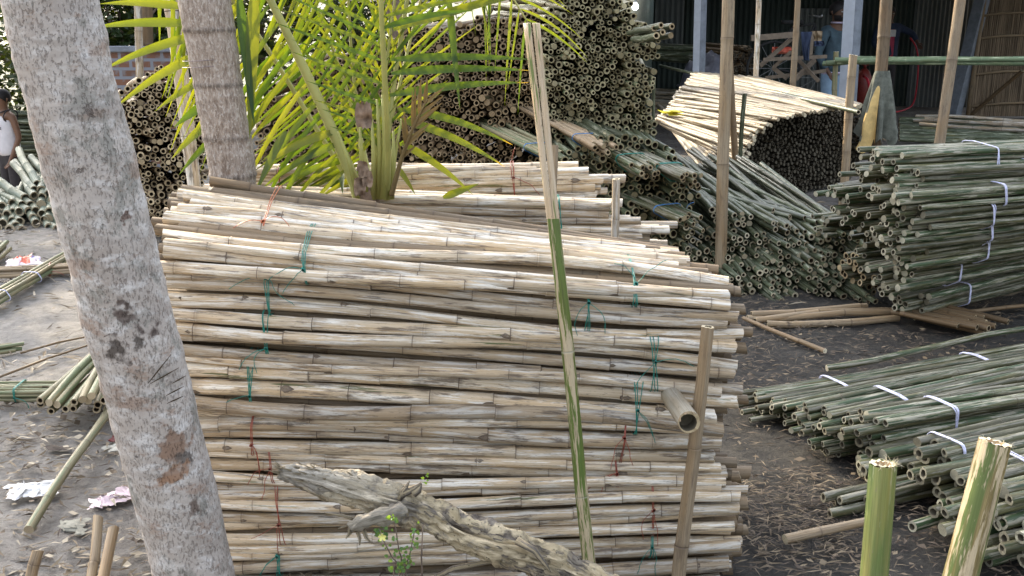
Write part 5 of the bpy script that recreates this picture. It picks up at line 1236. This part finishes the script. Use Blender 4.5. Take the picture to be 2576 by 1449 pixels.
# hose and cylinder
B = MB(); ps = [P(2290, 95, 17.6), P(2305, 120, 17.6), P(2310, 160, 17.6), P(2306, 220, 17.6), P(2296, 262, 17.6), P(2270, 278, 17.4), P(2230, 282, 17.2), P(2170, 268, 17)]; K = 40
tube(B, [crm(ps, i/K) for i in range(K+1)], .013, 7); tag(B.build('hose', M['redhose']), 'long red hose hanging from the hand of the man in navy', 'hose')
B = MB(); ps = [P(2172, 192, 15.2), P(2182, 200, 15), P(2187, 225, 15), P(2190, 262, 14.8)]; tube(B, [crm(ps, i/20) for i in range(21)], .018, 7); tag(B.build('hose', M['redhose']), 'short pinkish red hose coming off the red gas cylinder', 'hose')
th = thing('gas_cylinder', G(2168, 285, 0), 'dark red gas cylinder standing left of the rag wrapped post', 'gas cylinder'); b0 = P(2168, 262, 15.5)
B = MB(); tube(B, [b0, b0+Vector((0, 0, .03)), b0+Vector((0, 0, .38)), b0+Vector((0, 0, .46)), b0+Vector((0, 0, .5))], [.09, .105, .105, .07, .03], 16); B.build('tank', M['redpaint'], th)
B = MB(); tube(B, [b0+Vector((0, 0, .5)), b0+Vector((0, 0, .58))], .022, 8); box(B, b0+Vector((0, 0, .56)), .1, .03, .03); B.build('valve', M['redpaint'], th); b0.z = 0
# rag round the post: folds flaring downwards
th = thing('rag', P(2215, 170, 10.2), 'long grey and golden rag tied round the thick brown post, hanging to the ground', 'rag')
def ragpart(name, mat, a0, a1, ampk, zt, zb, rt, rb_):
    B = MB(); g = {}; n1, n2 = 40, 24
    for j in range(n2+1):
        t_ = j/n2; c = P(lerp(2220, 2206, t_), lerp(zt, zb, t_), 10.2); r = lerp(rt, rb_, t_**.7)
        for i in range(n1+1):
            a = lerp(a0, a1, i/n1); rr = r*(1+ampk*t_*math.sin(a*7+1)+.25*t_*mnoise.noise(Vector((a*2, t_*3, 5)))); g[i, j] = B.vert(c+Vector((math.cos(a)*rr, math.sin(a)*rr*.8, t_*t_*.22*mnoise.noise(Vector((a*3, 1, 2))))))
    for i in range(n1):
        for j in range(n2): B.face((g[i, j], g[i+1, j], g[i+1, j+1], g[i, j+1]))
    B.build(name, M[mat], th)
ragpart('rag_skirt', 'cloth', math.pi*.9, math.pi*2.15, .5, 178, 350, .066, .145)
ragpart('rag_fold', 'clothy', math.pi*1.12, math.pi*1.36, .30, 215, 372, .090, .195)
# ------------------------------------------------------------------ brick wall, green poles far left
bw = MB(); p = P(300, 200, 12.5); box(bw, (p.x+.1, 12.5, .45), 1.3, .2, 1.5); tag(bw.build('brick_wall', M['brick'], smooth=False), 'low brick wall with grey mortar glimpsed above the left heap', 'wall')
B = MB(); box(B, (p.x+.1, 12.5, 1.22), 1.4, .3, .05); tag(B.build('wall_coping', M['concrete'], smooth=False), 'dark coping slab on top of the low brick wall', 'coping')
th = thing('bamboo_bundle', P(80, 440, 14.6), 'dark green bamboo poles stacked lengthwise behind the man in the vest', 'bamboo bundle')
for k in range(90):
    v = 275+k*2.6+uni(-2, 2); a = P(-80+uni(-10, 10), v+uni(-2, 4), 14.6+uni(0, .3)-k*.006); e = P(interp(v, [270, 520], [165, 240]), v+8, 14.6+uni(0, .3)-k*.006); B = MB(); pole(B, a, e, .024, n=6, detail=0, nsp=.5, bend=.03); B.build('pole', [M['dgreen'], M['cut'], M['hole']], th)

# ------------------------------------------------------------------ people
def skin(name, parent, J, E, mat, sub=2, root=0):
    """one continuous skinned surface from joints J=[(pos, rx, ry)] and edges E (local coords of parent)"""
    me = bpy.data.meshes.new(name); me.from_pydata([j[0] for j in J], E, []); me.materials.append(M[mat] if isinstance(mat, str) else mat)
    o = bpy.data.objects.new(name, me); C.objects.link(o); o.parent = parent
    md = o.modifiers.new('skin', 'SKIN'); md.use_smooth_shade = True
    if not me.skin_vertices: me.skin_vertices.new() if hasattr(me.skin_vertices, 'new') else None
    sv = me.skin_vertices[0].data
    for i, j in enumerate(J): sv[i].radius = (j[1], j[2] if len(j) > 2 else j[1]); sv[i].use_root = (i == root)
    s = o.modifiers.new('sub', 'SUBSURF'); s.levels = sub; s.render_levels = sub
    return o
def person(loc, rz, label, arms, spec, hgt=1.7, lean=(0, 0), legs=None):
    """local frame: faces -Y. arms = ((elbow, wrist) left(-x), (elbow, wrist) right(+x)); all in metres for a 1.7 m figure"""
    th = thing('person', Vector(loc), label, 'person'); th.rotation_euler = (0, 0, rz); k = hgt/1.7; th.scale = (k, k, k)
    lx, ly = lean
    pel = (0, 0, .92); ch = (lx*.6, ly*.6, 1.18); st = (lx, ly, 1.36); nk = (lx*1.05, ly*1.05-.005, 1.45); hd0 = (lx*1.1, ly*1.1-.02, 1.51); hd1 = (lx*1.1, ly*1.1-.015, 1.59); hd2 = (lx*1.1, ly*1.1, 1.655)
    J = [(pel, .13, .10), (ch, .125, .095), (st, .13, .09), (nk, .052, .055), (hd0, .062, .075), (hd1, .076, .095), (hd2, .06, .075)]; E = [(0, 1), (1, 2), (2, 3), (3, 4), (4, 5), (5, 6)]
    def add(p, r, par, r2=None): J.append((p, r, r2 or r)); E.append((par, len(J)-1)); return len(J)-1
    arm = []
    for s, (el, wr) in zip((-1, 1), arms):
        sh = (lx+s*.175, ly, 1.36); a = add(sh, .052, 2); b = add(el, .040, a); c = add(wr, .026, b)
        w_ = Vector(wr); f = (w_-Vector(el)).normalized(); sdv = f.cross(Vector((0, 1, .2))).normalized(); pm = w_+f*.055; c2 = add(tuple(pm), .030, c, .018)
        for q, (o_, ln) in enumerate(((-.024, .062), (-.008, .075), (.008, .070), (.024, .055))):
            m1 = pm+sdv*o_+f*.035; m2 = m1+f*ln*.5+Vector((0, -.012, 0)); m3 = m2+f*ln*.4+Vector((0, -.020, 0)); x = add(tuple(m1), .0095, c2); x = add(tuple(m2), .0085, x); add(tuple(m3), .007, x)
        x = add(tuple(pm+sdv*.034-f*.01+Vector((0, -.012, 0))), .010, c2); add(tuple(pm+sdv*.045+f*.03+Vector((0, -.02, 0))), .008, x)
        arm.append((sh, el, wr))
    lg = []
    legs = legs or (((-.10, -.02, .48), (-.11, .02, .08)), ((.10, -.02, .48), (.11, .02, .08)))
    for s, (kn, an) in zip((-1, 1), legs):
        hp = (s*.09, 0, .86); a = add(hp, .085, 0); b = add(kn, .055, a); c = add(an, .036, b); e = add((an[0], an[1]-.12, an[2]-.05), .03, c, .03); lg.append((hp, kn, an))
    skin('body', th, J, E, spec['skin'])
    # face
    B = MB(); fy = ly*1.1-.108; fx = lx*1.1
    for s in (-1, 1):
        for q in range(1): box(B, (fx+s*.030, fy+.006, 1.585), .022, .012, .010)
    e = B.build('eyes', M['eye'], None, origin=(0, 0, 0), smooth=False); e.parent = th
    B = MB(); tube(B, [(fx, fy+.012, 1.60), (fx, fy-.010, 1.565), (fx, fy-.016, 1.548), (fx, fy+.008, 1.540)], [.006, .010, .014, .010], 8); e = B.build('nose', M[spec['skin']], None, origin=(0, 0, 0)); e.parent = th
    B = MB(); tube(B, [(fx-.024, fy+.016, 1.517), (fx, fy+.004, 1.515), (fx+.024, fy+.016, 1.517)], [.004, .007, .004], 6); e = B.build('mouth', M['lip'], None, origin=(0, 0, 0)); e.parent = th
    B = MB()
    for s in (-1, 1): tube(B, [(fx+s*.078, fy+.10, 1.60), (fx+s*.092, fy+.115, 1.585), (fx+s*.080, fy+.105, 1.55)], [.006, .012, .006], 7)
    e = B.build('ears', M[spec['skin']], None, origin=(0, 0, 0)); e.parent = th
    # hair cap
    B = MB(); n1, n2 = 20, 12; g = {}; cx, cy, cz = fx, ly*1.1-.005, 1.600
    for i in range(n1):
        for j in range(n2+1):
            a = 2*math.pi*i/n1; front = max(0, -math.sin(a)); ph = lerp(0, math.pi*(.66-.24*front), j/n2); rr = 1+.05*mnoise.noise(Vector((math.cos(a)*3, math.sin(a)*3, j)))
            g[i, j] = B.vert((cx+.090*rr*math.sin(ph)*math.cos(a), cy+.112*rr*math.sin(ph)*math.sin(a), cz+.115*rr*math.cos(ph)))
    for i in range(n1):
        for j in range(n2): B.face((g[i, j], g[(i+1) % n1, j], g[(i+1) % n1, j+1], g[i, j+1]))
    e = B.build('hair', M['hair'], None, origin=(0, 0, 0)); e.parent = th
    if spec.get('beard'):
        B = MB(); g = {}
        for i in range(13):
            for j in range(7):
                a = math.pi*(1+i/12); z = lerp(1.545, 1.475, j/6); r = 1-.35*(j/6)**2; g[i, j] = B.vert((fx+.078*r*math.cos(a), cy-.012+.100*r*math.sin(a), z))
        for i in range(12):
            for j in range(6):
                if 4 <= i <= 7 and j < 2: continue
                B.face((g[i, j], g[i+1, j], g[i+1, j+1], g[i, j+1]))
        e = B.build('beard', M['hair'], None, origin=(0, 0, 0)); e.parent = th
    # top garment
    up = spec['top']; fat = 1.22 if up['sleeve'] else 1.12; J2 = [((0, 0, .83), .165*fat, .135*fat), ((0, 0, .95), .160*fat, .130*fat), (ch, .152*fat, .122*fat), ((st[0], st[1], 1.33), .150*fat, .110*fat)]; E2 = [(0, 1), (1, 2), (2, 3)]
    if not up['sleeve']: J2.append(((st[0], st[1], 1.405), .105, .072)); E2.append((3, 4))
    if up['sleeve']:
        J2.append(((st[0], st[1], 1.425), .085, .075)); E2.append((3, 4))
        for (sh, el, wr) in arm:
            J2.append((sh, .074, .074)); a = len(J2)-1; E2.append((3, a)); J2.append((el, .052, .052)); E2.append((a, a+1)); J2.append((tuple(Vector(el).lerp(Vector(wr), .92)), .040, .040)); E2.append((a+1, a+2))
    o = skin(up['name'], th, J2, E2, up['mat'])
    # trousers
    J3 = [((0, 0, .95), .140, .108), ((0, 0, .84), .145, .11)]; E3 = [(0, 1)]
    for (hp, kn, an) in lg:
        J3.append(((hp[0], hp[1], .78), .095, .095)); a = len(J3)-1; E3.append((1, a)); J3.append((kn, .072, .072)); E3.append((a, a+1)); J3.append((tuple(Vector(an)+Vector((0, 0, .02))), .060, .060)); E3.append((a+1, a+2))
    skin('trousers', th, J3, E3, spec['pants'])
    # shoes
    for (hp, kn, an) in lg:
        B = MB(); tube(B, [(an[0], an[1]+.05, .035), (an[0], an[1], .04), (an[0], an[1]-.10, .032), (an[0], an[1]-.17, .025)], [.03, .042, .040, .022], 10); e = B.build('shoe', M['trim'], None, origin=(0, 0, 0)); e.parent = th
    return th
# man in vest, standing on the lower ground to the left, turned to the photo's left
pv = P(0, 225, 13.6); gzv = pv.z-1.66
m1 = person((pv.x+.02, 13.6, gzv), rad(-35), 'man in a white sleeveless vest with black trim and dark trousers at the left edge', (((-.26, -.10, 1.10), (-.16, -.32, 1.0)), ((.24, .02, 1.10), (.22, -.10, .86))),
       dict(skin='skin', top=dict(name='vest', mat='vest', sleeve=False, len=True), pants='trouser'), 1.66)
for s in (-1, 1):      # armhole and neck piping, shoulder straps
    B = MB(); tube(B, [(s*.135+.022*math.cos(a), .088*math.sin(a)*1.1, 1.37+.085*math.cos(a)) for a in [i*math.pi/9 for i in range(18)]], .008, 6, closed=True); e = B.build('armhole_trim', M['trim'], None, origin=(0, 0, 0)); e.parent = m1
B = MB(); tube(B, [(.085*math.cos(a), -.02+.085*math.sin(a), 1.44-.03*max(0, -math.sin(a))) for a in [i*math.pi/10 for i in range(20)]], .008, 6, closed=True); e = B.build('neck_trim', M['trim'], None, origin=(0, 0, 0)); e.parent = m1
tc = bpy.data.curves.new('vest_lettering', 'FONT'); tc.body = 'ERINI'; tc.size = .06; tc.align_x = 'CENTER'; tc.extrude = .001; tc.materials.append(M['trim'])
tmp = bpy.data.objects.new('tmp_text', tc); C.objects.link(tmp); bpy.context.view_layer.update(); tm_ = bpy.data.meshes.new_from_object(tmp.evaluated_get(bpy.context.evaluated_depsgraph_get())); bpy.data.objects.remove(tmp)
e = bpy.data.objects.new('vest_lettering', tm_); C.objects.link(e); e.parent = m1; e.location = (.03, -.128, 1.20); e.rotation_euler = (rad(90), 0, 0)
# man in denim jacket
p1 = P(2108, 0, 13.9)
m2 = person((p1.x, 13.9, 0), rad(35), 'bearded man in a dark denim jacket and faded jeans behind the middle shed post', (((-.27, .03, 1.08), (-.22, -.10, .88)), ((.26, .03, 1.08), (.18, -.16, .95))),
       dict(skin='skin_d', beard=1, top=dict(name='denim_jacket', mat='denim_j', sleeve=True, len=True), pants='jeans'), 1.73)
B = MB(); tube(B, [(.07*math.cos(a), -.02+.075*math.sin(a), 1.455) for a in [i*math.pi/8 for i in range(16)]], .012, 6, closed=True); e = B.build('collar', M['lav'], None, origin=(0, 0, 0)); e.parent = m2
B = MB(); tube(B, [(.145*math.cos(a), .108*math.sin(a), .845) for a in [i*math.pi/10 for i in range(20)]], .022, 6, closed=True); e = B.build('shirt_hem', M['lav'], None, origin=(0, 0, 0)); e.parent = m2
p2 = P(2240, 20, 17.9); k2 = 1.0
m3 = person((p2.x, 17.9, 0), rad(0), 'man in a navy jacket and red shirt behind the rag wrapped post', (((-.24, -.04, 1.10), (-.16, -.22, .95)), ((.40, -.04, 1.26), (.44, -.16, 1.13))),
       dict(skin='skin_d', top=dict(name='navy_jacket', mat='navy', sleeve=True, len=True), pants='trim' and 'trouser'), 1.66)
B = MB(); box(B, (0, -.125, 1.08), .13, .03, .50); e = B.build('shirt', M['pinkred'], None, origin=(0, 0, 0), smooth=False); e.parent = m3
B = MB(); box(B, (.0, -.145, 1.27), .15, .012, .11); e = B.build('shirt_panel', M['white'], None, origin=(0, 0, 0), smooth=False); e.parent = m3
sc.render.film_transparent = False
sc.cycles.max_bounces = 6; sc.cycles.transparent_max_bounces = 4
print('objects', len(bpy.data.objects))
